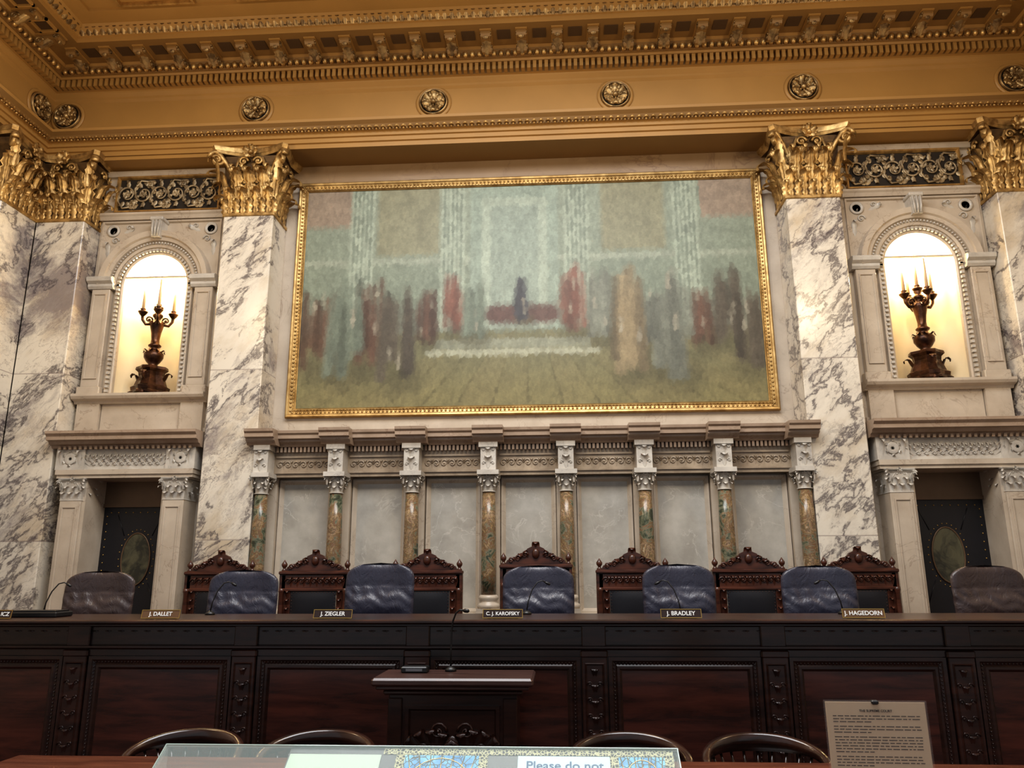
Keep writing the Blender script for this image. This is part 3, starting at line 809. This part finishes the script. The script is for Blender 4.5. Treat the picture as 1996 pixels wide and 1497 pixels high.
    m.frame(-.78,.78,5.2,5.98,[(0,FY),(0,-.15),(.02,-.15),(.03,FY)],0)
    for q in (-1,1):
        m.lathe([(.05,0),(.055,.02),(.08,.02),(.085,0)],18,1,T(q*.64,FY,5.86)@RX(pi/2))
        m.leaf(T(q*.69,FY-.005,5.50),.07,.2,1,6,3,.1,4,.35)
        m.leaf(T(q*.50,FY-.005,5.83)@RY(-q*1.1),.07,.16,1,6,3,.1,4,.35)
        m.spiral(T(q*.60,FY-.01,5.72),.05,1.3,.010,1,14,q)
        m.spiral(T(q*.44,FY-.01,5.90),.035,1.3,.008,1,14,q)
    for q in (-1,1):
        x=q*.655
        m.bbox(x-.115,x+.115,-.21,FY,NB+.10,5.04,.006,0); m.frame(x-.085,x+.085,NB+.2,4.98,[(0,-.21),(0,-.225),(.012,-.225),(.02,-.212)],0)
        m.bbox(x-.145,x+.145,-.235,FY,NB,NB+.10,.01,0)
        m.sweepx([(FY,5.04),(-.22,5.04),(-.24,5.07),(-.24,5.10),(-.28,5.13),(-.29,5.17),(-.27,5.19),(FY,5.19)],x-.16,x+.16,1)
    m.sweepx([(FY,3.58),(-.20,3.58),(-.22,3.61),(-.28,3.63),(-.30,3.66),(-.30,3.69),(FY,3.69)],-.815,.815,0)
    m.box(-.78,-.50,-.20,FY,3.20,3.58,0); m.box(.50,.78,-.20,FY,3.20,3.58,0); m.box(-.49,.49,-.16,FY,3.20,3.58,0)
    m.box(-.81,.81,-.15,FY,3.18,3.28,0)
    m.sweepx([(FY,5.99),(-.17,5.99),(-.19,6.03),(-.21,6.05),(-.21,6.075),(FY,6.09)],-.81,.81,0)
    m.sweepx([(FY,6.60),(-.17,6.60),(-.20,6.64),(-.20,6.66),(FY,6.66)],-.81,.81,0)
    struct(m.obj('trim_%d'%(14 if sg<0 else 15),[CREAM,WHITE]),'carved marble niche surround')
    g=MB(); g.M=S(.94,1,1)
    g.box(-.71,.71,-.012,0,0,.46,1)
    g.frame(-.73,.73,-.02,.48,[(0,0),(0,-.05),(.02,-.05),(.035,-.02),(.035,-.01)],2)
    for k in range(6):
        x=-.58+1.16*k/5; up=1 if k%2==0 else -1
        Mx=T(x,-.03,.23)@S(1,1,up)
        g.spiral(Mx,.115,1.5,.015,0,24)
        g.tube([(-.115,0,0),(-.13,0,-.08),(-.05,0,-.19),(.08,0,-.17)],.014,5,0,Mx)
        for q in range(7): g.leaf(Mx@RY(q*.9)@T(0,0,.105),.065,.085,0,6,2,.15,4,.4)
        for q in range(5): g.leaf(Mx@RY(q*1.256)@T(0,-.005,.005),.045,.055,0,4,2,.15,4)
        for q in (-.9,.9,0): g.leaf(Mx@T(.09,0,-.19)@RY(q),.07,.10,0,6,2,.15,4,.4)
    tag(g.obj('scroll_grille',[GOLDG,DARKB,GOLDF],None,(sg*4.60,FY-.005,6.12)),'gilt scrolling acanthus grille above the niche','grille','scroll grilles')

# ---------------------------------------------------------------- candelabra
def cand(x,rz):
    r=empty('candelabrum','tall dark bronze candelabrum with candle lights standing in the niche','candelabrum',(x,.03,NB+.001),(0,0,rz),'niche candelabra')
    r.scale=(1.05,1.05,1.07)
    b=MB()
    b.M=RZ(pi/4)
    L=[(.035,.17),(.06,.17),(.08,.15),(.12,.155),(.14,.13),(.26,.100),(.30,.105),(.33,.13),(.36,.125),(.37,.08)]
    pr=None
    for z,w in L:
        P=[(w*math.cos(2*pi*i/12)*(1+.25*abs(math.sin(4*pi*i/12)))*1.15,w*math.sin(2*pi*i/12)*(1+.25*abs(math.sin(4*pi*i/12)))*1.15,z) for i in range(12)]
        if pr: b.add(pr+P,[(i,(i+1)%12,(i+1)%12+12,i+12) for i in range(12)],0)
        else: b.add(P,[tuple(range(11,-1,-1))],0)
        pr=P
    b.add(pr,[tuple(range(12))],0)
    for q in range(4):
        A=RZ(q*pi/2+pi/4); b.leaf(A@T(0,-.13,.10)@RX(.2),.10,.20,0,9,3,.14,6,.35)
        b.ball((0,-.205,.035),.036,0,8,5,1,1.2,.9,A); b.leaf(A@T(0,-.14,.0)@RX(.9),.10,.10,0,5,2,.2,4)
    b.obj('base',[BRONZE],r)
    s=MB(); s.lathe([(.08,.36),(.06,.38),(.05,.40),(.078,.43),(.108,.48),(.112,.53),(.08,.56),(.048,.58),(.045,.60),(.07,.615),(.075,.63),(.05,.65),(.046,.70),(.056,.78),(.078,.87),(.088,.91),(.07,.925),(.04,.94),(.036,.96),(.056,.98),(.06,1.00),(.04,1.02),(.03,1.04),(.045,1.06),(.02,1.08)],18,0)
    for q in range(8): s.leaf(RZ(q*pi/4)@T(0,-.08,.44),.055,.13,0,5,2,.15,4)
    for q in range(8): s.leaf(RZ(q*pi/4)@T(0,-.052,.78),.040,.13,0,5,2,.15,4)
    s.obj('stem',[BRONZE],r)
    tips=[]
    tip=[(0,0,1.10)]+[(.170*math.cos(q*2*pi/4+.35),.150*math.sin(q*2*pi/4+.35),1.03) for q in range(4)]
    for k,(tx,ty,tz) in enumerate(tip):
        a=MB(); cn=MB(); fl=MB()
        if k:
            a.tube([(0,0,.95),(tx*.35,ty*.35,.89),(tx*.75,ty*.75,.88),(tx*.97,ty*.97,.93),(tx,ty,tz-.04)],[.021,.020,.018,.017,.019],7,0)
            a.spiral(T(tx*.55,ty*.55,.94)@RZ(math.atan2(ty,tx)),.04,1.3,.012,0,12)
        else: a.tube([(0,0,1.04),(0,0,tz)],.022,7,0)
        a.lathe([(.014,tz-.06),(.036,tz-.035),(.052,tz-.012),(.058,tz),(.034,tz+.004),(.027,tz+.025),(.034,tz+.035),(.02,tz+.037)],12,0,T(tx,ty,0))
        L_=.42 if k==0 else .37
        cn.lathe([(.020,tz+.03),(.013,tz+L_)],8,0,T(tx,ty,0))
        fl.lathe([(.004,tz+L_),(.010,tz+L_+.010),(.009,tz+L_+.020),(.002,tz+L_+.04)],8,0,T(tx,ty,0))
        tips.append((tx,ty,tz+L_+.02))
        ao=a.obj('arm',[BRONZE],r); co=cn.obj('candle',[WAX],ao); fl.obj('candle_bulb',[FLAME],ao)
    for k,(tx,ty,tz) in enumerate(tips):
        if k<4:
            ld=bpy.data.lights.new('candle_light','POINT'); ld.energy=16; ld.color=(1,.80,.49); ld.shadow_soft_size=.02
            lo=bpy.data.objects.new('candle_light',ld); COL.objects.link(lo); lo.parent=r; lo.location=(tx,ty,tz+.03)
cand(-BN-.02,.1); cand(BN+.02,-.15)

# ---------------------------------------------------------------- carved chairs
def carved():
    r=empty('carved_chair','tall carved mahogany chair with dark leather back against the marble wall','chair',(0,0,PF),group='carved high-backed chairs')
    f=MB()
    for q in (-1,1):
        x=q*.33
        f.bbox(x-.035,x+.035,-.03,.04,0,1.22,.006)
        f.lathe([(.024,1.22),(.028,1.235),(.015,1.248),(.014,1.256),(.029,1.278),(.031,1.298),(.017,1.318),(.008,1.332),(.002,1.342)],12,0,T(x,.005,0))
        f.lathe([(.026,.62),(.03,.66),(.02,.70),(.026,.85),(.02,.98),(.03,1.02),(.028,1.05)],10,0,T(x,-.045,0))
        f.lathe([(.03,0),(.035,.05),(.025,.1),(.04,.2),(.03,.35),(.035,.46)],10,0,T(x,-.50,0))
    f.bbox(-.37,.37,-.05,.05,1.19,1.225,.008); f.bbox(-.34,.34,-.03,.03,1.03,1.19,.005); f.bbox(-.35,.35,-.045,.04,1.02,1.05,.006)
    f.bbox(-.30,-.235,-.03,.02,.5,1.03,.005); f.bbox(.235,.30,-.03,.02,.5,1.03,.005); f.bbox(-.30,.30,-.03,.02,.50,.58,.005)
    f.bbox(-.34,.34,-.52,.0,.40,.46,.008)
    f.obj('frame',[CHW],r)
    c=MB()
    for k in range(9):
        x=-.27+.54*k/8
        c.spiral(T(x,-.035,1.12),.035,1.2,.009,0,10,1 if k<4 else -1); c.leaf(T(x+.03,-.033,1.065),.045,.10,0,5,2,.15,4)
    for q in (-1,1):
        for k in range(5): c.leaf(T(q*.268,-.034,.60+k*.085),.055,.09,0,5,2,.15,4)
    cr=[(-.36,1.225),(-.31,1.235),(-.29,1.27),(-.25,1.275),(-.23,1.30),(-.19,1.30),(-.16,1.335),(-.11,1.345),(-.085,1.38),(-.04,1.40),(0,1.425),(.04,1.40),(.085,1.38),(.11,1.345),(.16,1.335),(.19,1.30),(.23,1.30),(.25,1.275),(.29,1.27),(.31,1.235),(.36,1.225)]
    c.prism(cr,-.02,.02,0)
    for q in (-1,1):
        for (x,z,rr) in ((.25,1.265,.032),(.18,1.285,.035),(.11,1.315,.035)):
            c.spiral(T(q*x,-.025,z),rr,1.3,.010,0,12,q)
        c.leaf(T(q*.20,-.02,1.235)@RY(q*-.5),.07,.10,0,5,3,.15,4)
        c.leaf(T(q*.06,-.02,1.26)@RY(q*.5),.06,.11,0,5,3,.15,4)
    c.ball((0,-.03,1.33),.045,0,10,6,.85,.6,1.15); c.leaf(T(0,-.02,1.36),.09,.085,0,5,3,.15,4)
    c.obj('carving',[CHW],r)
    p=MB()
    p.grid(lambda u,v:(-.235+.47*u,-.032-.02*max(0,math.sin(pi*u))**.5*max(0,math.sin(pi*v))**.5,.58+.44*v),10,10,0)
    for x,z in alongrect(-.222,.222,.595,1.005,.03): p.ball((x,-.035,z),.005,1,5,3)
    p.obj('back_upholstery',[NAVY,CHW],r)
    s=MB(); s.bbox(-.32,.32,-.50,-.02,.46,.52,.02); s.obj('seat',[NAVY],r)
    for q in (-1,1):
        a=MB(); a.tube([(q*.33,-.02,.74),(q*.34,-.2,.75),(q*.34,-.42,.72),(q*.33,-.50,.70),(q*.33,-.53,.66)],.026,8); a.lathe([(.02,.46),(.03,.55),(.02,.62),(.025,.70)],8,0,T(q*.33,-.46,0)); a.obj('armrest',[CHW],r)
    return r
cr=carved(); XS=[-3.17,-2.17,-1.01,.10,1.07,2.22,3.29]
cr.location=(XS[0],-.92,PF); cr.scale=(1,1,.975)
for i,x in enumerate(XS[1:]):
    k=dup(cr,(x,-.92,PF))
    if abs(x-.10)<.01: k.scale=(1,1,1.02); k['label']='tallest carved mahogany chair at the middle of the row'

# ---------------------------------------------------------------- leather chairs
def lchair():
    r=empty('leather_armchair','dark navy leather executive chair with padded headrest behind the bench','chair',(0,0,PF),group='leather executive chairs')
    b=MB()
    Wd=.29; HT=.785
    def outline(t):
        if t<.85: return Wd*(.94+.05*math.sin(min(1,t/.8)*pi*.5)+(.006*math.sin((t-.5)*9)))
        k=(t-.85)/.15; return Wd*.985*(max(0,1-k**2.4))**(1/2.5) if k<1 else .0001
    def fn(side):
        def g(u,v):
            s_=u*2-1; t=v; w=outline(t)
            x=s_*w; z=.42+.80*t
            th=.040*(max(0,1-abs(s_)**6))**.5*(max(0,1-max(0,(t-.92)/.08)**2))**.5
            y=-.035*abs(s_)**2+.06*max(0,t-.45)
            if side<0:
                if t>HT: th*=1.0+.06*min(1,(t-HT)/.05)
                else:
                    dd=(HT-t)
                    th+=.036*math.exp(-((dd-.19)/.12)**2)*(1-abs(s_)**3)-.005*math.exp(-(dd/.012)**2)
                    th+=.0036*math.sin(s_*13+2.6*math.sin(s_*3.1+2)+t*14)*math.exp(-((dd-.06)/.07)**2)
                    th+=.0034*math.sin(s_*5+t*55+1.5*math.sin(s_*8))*math.exp(-((dd-.12)/.09)**2)
                return (x,y-th,z)
            return (x,y+th*.7,z)
        return g
    b.grid(fn(-1),64,80,0); b.grid(fn(1),20,30,0)
    b.obj('backrest',[LEA],r)
    s=MB(); s.bbox(-.27,.27,-.55,-.03,.40,.52,.045); s.obj('seat',[LEA],r)
    for q in (-1,1):
        a=MB(); a.bbox(q*.31-.035,q*.31+.035,-.45,-.08,.62,.67,.02); a.tube([(q*.31,-.1,.64),(q*.31,-.06,.5),(q*.26,-.1,.42)],.02,6,1); a.tube([(q*.31,-.42,.63),(q*.31,-.42,.5),(q*.26,-.35,.42)],.02,6,1); a.obj('armrest',[LEA,BLACK],r)
    u=MB(); u.lathe([(.03,.08),(.03,.40)],10,0,T(0,-.27,0))
    for k in range(5):
        A=T(0,-.27,0)@RZ(k*2*pi/5); u.tube([(0,0,.12),(.15,0,.10),(.30,0,.07)],.02,6,0,A); u.ball((.30,0,.035),.035,0,8,5,M=A)
    u.obj('swivel_base',[BLACK],r)
    return r
lc=lchair()
for i,(x,rz,dz) in enumerate([(-3.50,.10,-.02),(-2.27,.05,-.015),(-1.13,-.05,.035),(.167,.03,.01),(1.289,.02,.015),(2.387,-.06,.0),(3.684,.04,-.005)]):
    if i==0: lc.location=(x,-2.5,PF); lc.rotation_euler=(0,0,rz); lc.scale=(1,1,.985); k=lc
    else: k=dup(lc,(x,-2.5,PF),rotz=rz,scale=(1,1,1+dz/1.2))
    k['_i']=i
for k in [o for o in bpy.data.objects if '_i' in o.keys()]:
    if k['_i'] in (0,6):
        k['label']='brownish leather executive chair at the end of the bench'
        for c in k.children:
            if c.name.startswith('backrest'):
                c.data=c.data.copy(); c.data.materials[0]=LEAB
    del k['_i']

# ---------------------------------------------------------------- judges' bench
r=empty('judicial_bench','long dark carved mahogany judges bench','bench',(0,-3.8,0))
t=MB(); t.M=T(0,3.8,0)
t.sweepx([(-3.80,1.30),(-3.815,1.292),(-3.815,1.281),(-3.79,1.270),(-3.77,1.268),(-3.1,1.268),(-3.05,1.28),(-3.05,1.30)],-5.6,5.6,0)
t.obj('bench_top',[MAHOV],r)
b=MB(); b.M=T(0,3.8,0)
b.box(-5.5,5.5,-3.70,-3.62,0,1.268,0)
b.box(-5.5,5.5,-3.72,-3.69,1.07,1.12,0)
b.sweepx([(-3.69,1.245),(-3.74,1.258),(-3.74,1.268),(-3.69,1.268)],-5.5,5.5,0)
b.sweepx([(-3.69,1.10),(-3.735,1.11),(-3.75,1.12),(-3.75,1.13),(-3.69,1.14)],-5.5,5.5,0)
b.box(-5.5,5.5,-3.76,-3.69,0,.16,0)
b.obj('body',[MAHO],r)
PX=[-1.15*k-.595+.003 for k in range(4,-1,-1)]+[.555+1.14*k for k in range(5)]
cf=MB(); cf.M=T(0,3.8,0)
x=-5.4
while x<5.4:
    cf.leaf(T(x,-3.690,1.155)@S(1,.7,1),.085,.075,0,8,3,.10,6,.35)
    x+=.09
cf.obj('carved_frieze',[MAHOV],r)
for i,px in enumerate(PX):
    p=MB(); p.M=T(px,3.8,0)
    p.bbox(-.08,.08,-3.735,-3.69,.16,1.07,.005); p.bbox(-.088,.088,-3.742,-3.69,1.06,1.11,.010); p.bbox(-.078,.078,-3.722,-3.69,1.11,1.262,.006)
    p.frame(-.062,.062,.20,1.03,[(0,-3.735),(.006,-3.744),(.014,-3.735)])
    for k in range(8):
        z=.90-k*.095
        p.leaf(T(0,-3.732,z)@S(1,.8,1),.075,.10,0,7,3,.10,6,.35)
        p.spiral(T(-.031,-3.737,z),.020,1.2,.005,0,8); p.spiral(T(.031,-3.737,z),.020,1.2,.005,0,8,-1)
    p.obj('pilaster',[MAHOV],r)
for a,c in zip(PX,PX[1:]):
    p=MB(); p.M=T(0,3.8,0); x0=a+.09;x1=c-.09
    p.frame(x0,x1,.18,1.065,[(0,-3.70),(0,-3.722),(.022,-3.722),(.03,-3.715),(.045,-3.712),(.055,-3.720),(.07,-3.720),(.085,-3.706)],0)
    p.box(x0+.08,x1-.08,-3.706,-3.70,.26,.985,1)
    for x,z in alongrect(x0+.037,x1-.037,.217,1.028,.022): p.ball((x,-3.716,z),.006,0,4,3)
    p.obj('panel',[MAHO,MAHOP],r)

names=['ICZ','J. DALLET','J. ZIEGLER','C. J. KAROFSKY','J. BRADLEY','J. HAGEDORN']
for i,(nm,x,rz) in enumerate(zip(names,[-3.53,-2.35,-1.17,-.035,1.125,2.28],[0,.02,-.03,0,.02,-.03])):
    r=empty('nameplate','golden-brown desk nameplate with white lettering on the bench top' if i in (1,5) else 'dark desk nameplate with white lettering on the bench top','nameplate',(x,-3.70,1.3005),(0,0,rz),'desk nameplates')
    p=MB(); p.M=RX(-.25)
    p.bbox(-.132,.132,-.004,.004,0.002,.060,.002,0); p.frame(-.132,.132,0.002,.060,[(0,-.004),(0,-.006),(.004,-.006),(.005,-.004)],1)
    p.obj('plate',[PLATEG if i in (1,5) else PLATE,BRASS],r)
    p=MB(); p.box(-.10,.10,.002,.04,0,.006,0); p.obj('foot',[PLATE],r)
    t=text(nm,.037 if len(nm)<13 else .032,LETTER); t.parent=r; t.matrix_basis=RX(-.25)@T(0 if nm!='ICZ' else .085,-.0055,.031)@RX(pi/2)
def gmic(pts,loc,label,rad=.004,hd=1.0):
    r=empty('gooseneck_microphone',label,'microphone',loc,group='bench microphones')
    m=MB(); m.lathe([(.035,0),(.035,.012),(.02,.022),(.008,.03)],14); m.obj('base',[BLACK],r)
    m=MB(); m.tube(pts,rad,6); m.obj('neck',[BLACK],r)
    m=MB(); a=Vector(pts[-2]);b=Vector(pts[-1]); dd=(b-a).normalized()
    m.tube([tuple(b),tuple(b+dd*.012),tuple(b+dd*.035),tuple(b+dd*.042)],[rad*1.3*hd,rad*2.2*hd,rad*2.1*hd,rad*hd],8); m.obj('head',[BLACK],r)
    return r
for x,sx in ((-3.52,1),(-2.24,1),(.10,1),(1.20,-1),(2.33,-1)):
    gmic([(0,0,.02),(sx*.012,0,.09),(sx*.04,.01,.17),(sx*.08,.02,.225),(sx*.115,.03,.235),(sx*.135,.03,.225)],(x,-3.18,1.30),'thin black gooseneck microphone on the bench',.0045)
tr=MB(); tr.bbox(-.22,.22,-.10,.10,0,.035,.006); tr.box(-.20,.20,-.08,.08,.035,.045,1)
tag(tr.obj('document_tray',[BLACK,BLACK],None,(-3.42,-3.42,1.301)),'flat black document tray on the bench','tray')

# ---------------------------------------------------------------- lectern
r=empty('lectern','dark mahogany lectern with carved front before the bench','lectern',(-.28,-4.14,0))
t=MB(); t.bbox(-.465,.465,-.21,.22,.965,1.01,.012); t.bbox(-.44,.44,-.19,.2,.945,.967,.006); t.obj('top',[MAHOT],r)
b=MB(); b.bbox(-.37,.37,-.15,.17,.10,.93,.006); b.bbox(-.40,.40,-.175,.19,.915,.945,.01); b.bbox(-.41,.41,-.19,.2,0,.10,.012)
for q in (-1,1):
    b.bbox(q*.33-.04,q*.33+.04,-.168,-.15,.10,.90,.005)
b.frame(-.27,.27,.14,.86,[(0,-.15),(0,-.165),(.02,-.165),(.03,-.15)])
b.obj('body',[MAHO],r)
c=MB()
for q in (-1,1):
    for k in range(6):
        c.leaf(T(q*(.04+.03*k),-.148,.56+.035*k-.006*k*k)@RY(q*(-.5+.35*k))@S(1,.8,1),.09,.13,0,9,4,.12,6,.4)
    c.spiral(T(q*.08,-.155,.72),.05,1.4,.009,0,16,q)
    c.spiral(T(q*.17,-.155,.62),.04,1.4,.008,0,16,q)
c.ball((0,-.150,.64),.045,0,10,6,1,.4,1.3)
c.obj('carving',[MAHOV],r)
m=gmic([(0,0,.02),(0,0,.12),(.002,.0,.22),(.010,-.008,.29),(.030,-.02,.340),(.055,-.035,.360),(.078,-.045,.358)],(-.33,-4.02,1.012),'black gooseneck microphone on the lectern top',.006,.95)
bx=MB(); bx.bbox(-.08,.08,-.05,.05,0,.035,.006,0); bx.box(-.05,.05,-.052,-.05,.01,.025,1)
tag(bx.obj('timer_box',[BLACK,STEEL],None,(-.54,-4.06,1.011)),'small black electronic box on the lectern top','electronic box')

# ---------------------------------------------------------------- captain chairs
CHD=wood('dark_chair_wood',(.010,.0045,.0035),(.048,.017,.010),.24,.4)
def wchair():
    r=empty('wooden_armchair','varnished dark wood barrel-back armchair tucked at the table','chair',(0,0,0),group='wooden barrel-back armchairs')
    rail=MB(); K=36
    v=[];f=[]
    def zz(a):
        k=max(0,math.sin(a)); return .655+.094*k**.75, .030+.055*k**1.5
    for i in range(K+1):
        t=i/K; a=-.35+(pi+.70)*t
        x=.30*math.cos(a); y=.26*math.sin(a)
        if y<0: x=.30*math.copysign(1,x)
        k=max(0,math.sin(a)); zt,hh=zz(a); th=.022
        nx,ny=math.cos(a),math.sin(a)
        tilt=.02*k
        v+=[(x-nx*th,y-ny*th,zt-hh),(x+nx*th,y+ny*th,zt-hh),(x+nx*(th+tilt),y+ny*(th+tilt),zt-.01),(x+nx*(th*.6+tilt),y+ny*(th*.6+tilt),zt),(x-nx*(th*.6-tilt),y-ny*(th*.6-tilt),zt),(x-nx*(th-tilt),y-ny*(th-tilt),zt-.01)]
    for i in range(K):
        for q in range(6): f.append((i*6+q,i*6+(q+1)%6,(i+1)*6+(q+1)%6,(i+1)*6+q))
    f.append(tuple(range(6))); f.append(tuple(K*6+q for q in range(5,-1,-1)))
    rail.add(v,f,0,True); rail.obj('back_rail',[CHD],r)
    s=MB(); s.lathe([(.01,.42),(.24,.42),(.25,.435),(.245,.45),(.22,.458),(.01,.445)],26,0,S(1.05,1,1)); s.obj('seat',[CHD],r)
    sp=MB()
    for i in range(13):
        a=.05+(pi-.1)*i/12; zt,hh=zz(a)
        sp.tube([(.22*math.cos(a),.21*math.sin(a),.44),(.30*math.cos(a),.26*math.sin(a),zt-hh+.01)],.008,6)
    sp.obj('spindles',[CHD],r)
    for sx in (-1,1):
        for sy in (-1,1):
            l=MB(); l.tube([(sx*.19,sy*.16,.43),(sx*.205,sy*.18,.30),(sx*.22,sy*.20,.12),(sx*.23,sy*.21,0)],[.018,.024,.018,.014],8); l.obj('leg',[CHD],r)
    return r
wc=wchair()
for i,(x,rz) in enumerate([(-1.675,.03),(-.955,-.02),(.69,.02),(1.375,-.04)]):
    if i==0: wc.location=(x,-4.68,0); wc.rotation_euler=(0,0,rz)
    else: dup(wc,(x,-4.68,0),rotz=rz)

# ---------------------------------------------------------------- table & things on it
r=empty('conference_table','polished red mahogany table','table',(0,-5.75,0))
t=MB(); t.bbox(-2.25,2.45,-.62,.62,.725,.76,.01); t.obj('table_top',[MAHOR],r)
t=MB(); t.box(-2.15,2.35,-.54,-.51,.62,.725); t.box(-2.15,2.35,.51,.54,.62,.725); t.box(-2.15,-2.12,-.54,.54,.62,.725); t.box(2.32,2.35,-.54,.54,.62,.725); t.obj('apron',[MAHO],r)
for x in (-2.08,2.28):
    for y in (-.48,.48):
        l=MB(); l.lathe([(.03,0),(.045,.04),(.035,.1),(.05,.3),(.04,.5),(.055,.62),(.055,.72)],14,0,T(x,y,0)); l.obj('leg',[MAHO],r)
r=empty('display_case','sloped clear acrylic display with painted skylight reflections on the table','display case',(-.229,-5.82,.7605))
AL=math.radians(35); TL=T(0,.12,.161)@RX(AL)
LN=.265
g=MB()
g.box(-1.02,1.02,-LN,0,.006,.010,0,TL)
for x in (-1.022,1.018): g.box(x,x+.004,-LN,.002,-.002,.011,1,TL)
g.box(-1.022,1.022,-.002,.002,-.002,.011,1,TL)
g.box(-1.022,1.022,-LN-.003,-LN+.004,-.002,.011,1,TL)
for x in (-1.02,-.35,.35,1.014):
    g.add([(x,.12,.155),(x,.12,.0),(x,-.09,.0),(x+.006,.12,.155),(x+.006,.12,.0),(x+.006,-.09,.0)],[(0,1,2),(5,4,3),(0,3,4,1),(1,4,5,2),(2,5,3,0)],0)
g.obj('acrylic_cover',[GLASSM,GEDGE],r)
s=MB(); s.box(-.506,1.00,-LN+.01,-.004,-.004,.0,0,TL)
s.obj('mat_board',[simple('dark_board',(.03,.035,.03),.4)],r)
def reflpanel(a,b):  # skylight reflection painted as a flat stained-glass panel
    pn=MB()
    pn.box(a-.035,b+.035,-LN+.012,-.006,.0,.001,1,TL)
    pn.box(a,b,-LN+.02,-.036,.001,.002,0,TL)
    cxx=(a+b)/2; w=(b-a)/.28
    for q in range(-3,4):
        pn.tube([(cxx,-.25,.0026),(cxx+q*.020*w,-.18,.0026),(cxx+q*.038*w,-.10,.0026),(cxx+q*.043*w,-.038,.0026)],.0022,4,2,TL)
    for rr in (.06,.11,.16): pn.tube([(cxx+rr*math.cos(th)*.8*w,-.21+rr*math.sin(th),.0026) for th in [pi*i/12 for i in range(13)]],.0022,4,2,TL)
    pn.obj('painted_reflection',[SKYREFL,FILI,BRASS],r)
reflpanel(-.04,.25); reflpanel(.79,.965)
pn=MB(); pn.box(-.128,1.00,-.032,-.004,.001,.0022,0,TL); pn.obj('reflection_strip',[FILI],r)  # painted strip continuing the skylight reflection
p=MB(); p.box(.402,.756,-LN+.012,-.036,.002,.003,0,TL); p.obj('notice_sheet',[PAPERW],r)
t=text('Please do not',.054,INKB,ext=.0003); t.parent=r; t.matrix_basis=TL@T(.582,-.082,.0034)
t=text('touch',.054,INKB,ext=.0003); t.parent=r; t.matrix_basis=TL@T(.582,-.155,.0034)
p=MB(); p.box(-.50,-.135,-LN+.012,-.036,.002,.003,0,TL); p.obj('pale_sheet',[PAPERG],r)
r=empty('notice_sign','tan paper notice in a clear acrylic stand on the table','sign',(1.525,-5.80,.7605),(0,0,-.03))
p=MB(); p.M=RX(-.03)
p.box(-.181,.181,-.002,.002,.0,.355); p.obj('notice_paper',[PAPER],r)
p=MB(); p.M=RX(-.03); p.box(-.187,.187,-.006,-.0035,-.0,.361); p.box(-.187,.187,.0035,.006,0,.361); p.box(-.187,.187,.006,.09,0,.005)
N=NT('thin_acrylic'); N.fin((1,.95,.88),.05,0,0,.05); N.b.inputs['Alpha'].default_value=.03; p.obj('acrylic_holder',[N.m],r)
p=MB(); p.M=RX(-.03); p.bbox(-.013,.013,-.012,.012,.347,.362,.004); p.obj('binder_clip',[BLACK],r)
ln=MB(); ln.M=RX(-.03); z=.306
random.seed(3)
for para in (3,3,6,4,5,4):
    for q in range(para):
        x=-.158; xe=.158 if q<para-1 else -.02
        while x<xe-.01:
            w=random.uniform(.008,.03); w=min(w,xe-x); ln.box(x,x+w,-.0026,-.0021,z-.0015,z+.0015); x+=w+.005
        z-=.0102
    z-=.006
ln.obj('printed_lines',[INK],r)
t=text('THE SUPREME COURT',.012,INK,bold=.005); t.parent=r; t.matrix_basis=RX(-.03)@T(0,-.0028,.324)@RX(pi/2)

# ---------------------------------------------------------------- lights
def area(name,loc,rot,sx,sy,e,c):
    l=bpy.data.lights.new(name,'AREA'); l.shape='RECTANGLE'; l.size=sx; l.size_y=sy; l.energy=e; l.color=c
    o=bpy.data.objects.new(name,l); COL.objects.link(o); o.location=loc; o.rotation_euler=rot; return o
def point(name,loc,e,c,r=.3):
    l=bpy.data.lights.new(name,'POINT'); l.energy=e; l.color=c; l.shadow_soft_size=r
    o=bpy.data.objects.new(name,l); COL.objects.link(o); o.location=loc; return o
area('skylight',(0,-5.4,8.0),(0,0,0),6,4.0,720,(.93,.96,1.0))
for x in (-4.2,0,4.2): point('warm_fill_light',(x,-3.7,5.5),112,(1,.78,.49),.3)  # added warm fill lamps for the cornice, no fixture behind them
w=bpy.data.worlds.new('world'); scene.world=w; w.use_nodes=True
w.node_tree.nodes['Background'].inputs[0].default_value=(.90,.94,1,1); w.node_tree.nodes['Background'].inputs[1].default_value=.46
# ---------------------------------------------------------------- camera
cd=bpy.data.cameras.new('camera'); cam=bpy.data.objects.new('camera',cd); COL.objects.link(cam); scene.camera=cam
cd.sensor_width=36; cd.lens=1512.8/1996*36; cd.clip_start=.05
p_,yw,rl=.23726,.06032,-.00437
F=Vector((-math.sin(yw)*math.cos(p_),math.cos(yw)*math.cos(p_),math.sin(p_)))
R=Vector((math.cos(yw),math.sin(yw),0)); U=R.cross(F)
Rr=R*math.cos(rl)+U*math.sin(rl); Ur=-R*math.sin(rl)+U*math.cos(rl)
cam.matrix_world=Matrix(((Rr.x,Ur.x,-F.x,.353),(Rr.y,Ur.y,-F.y,-9.0),(Rr.z,Ur.z,-F.z,1.6),(0,0,0,1)))
scene.view_settings.view_transform='Standard'
try: scene.view_settings.look='Medium High Contrast'
except Exception as ex: print('look',ex)
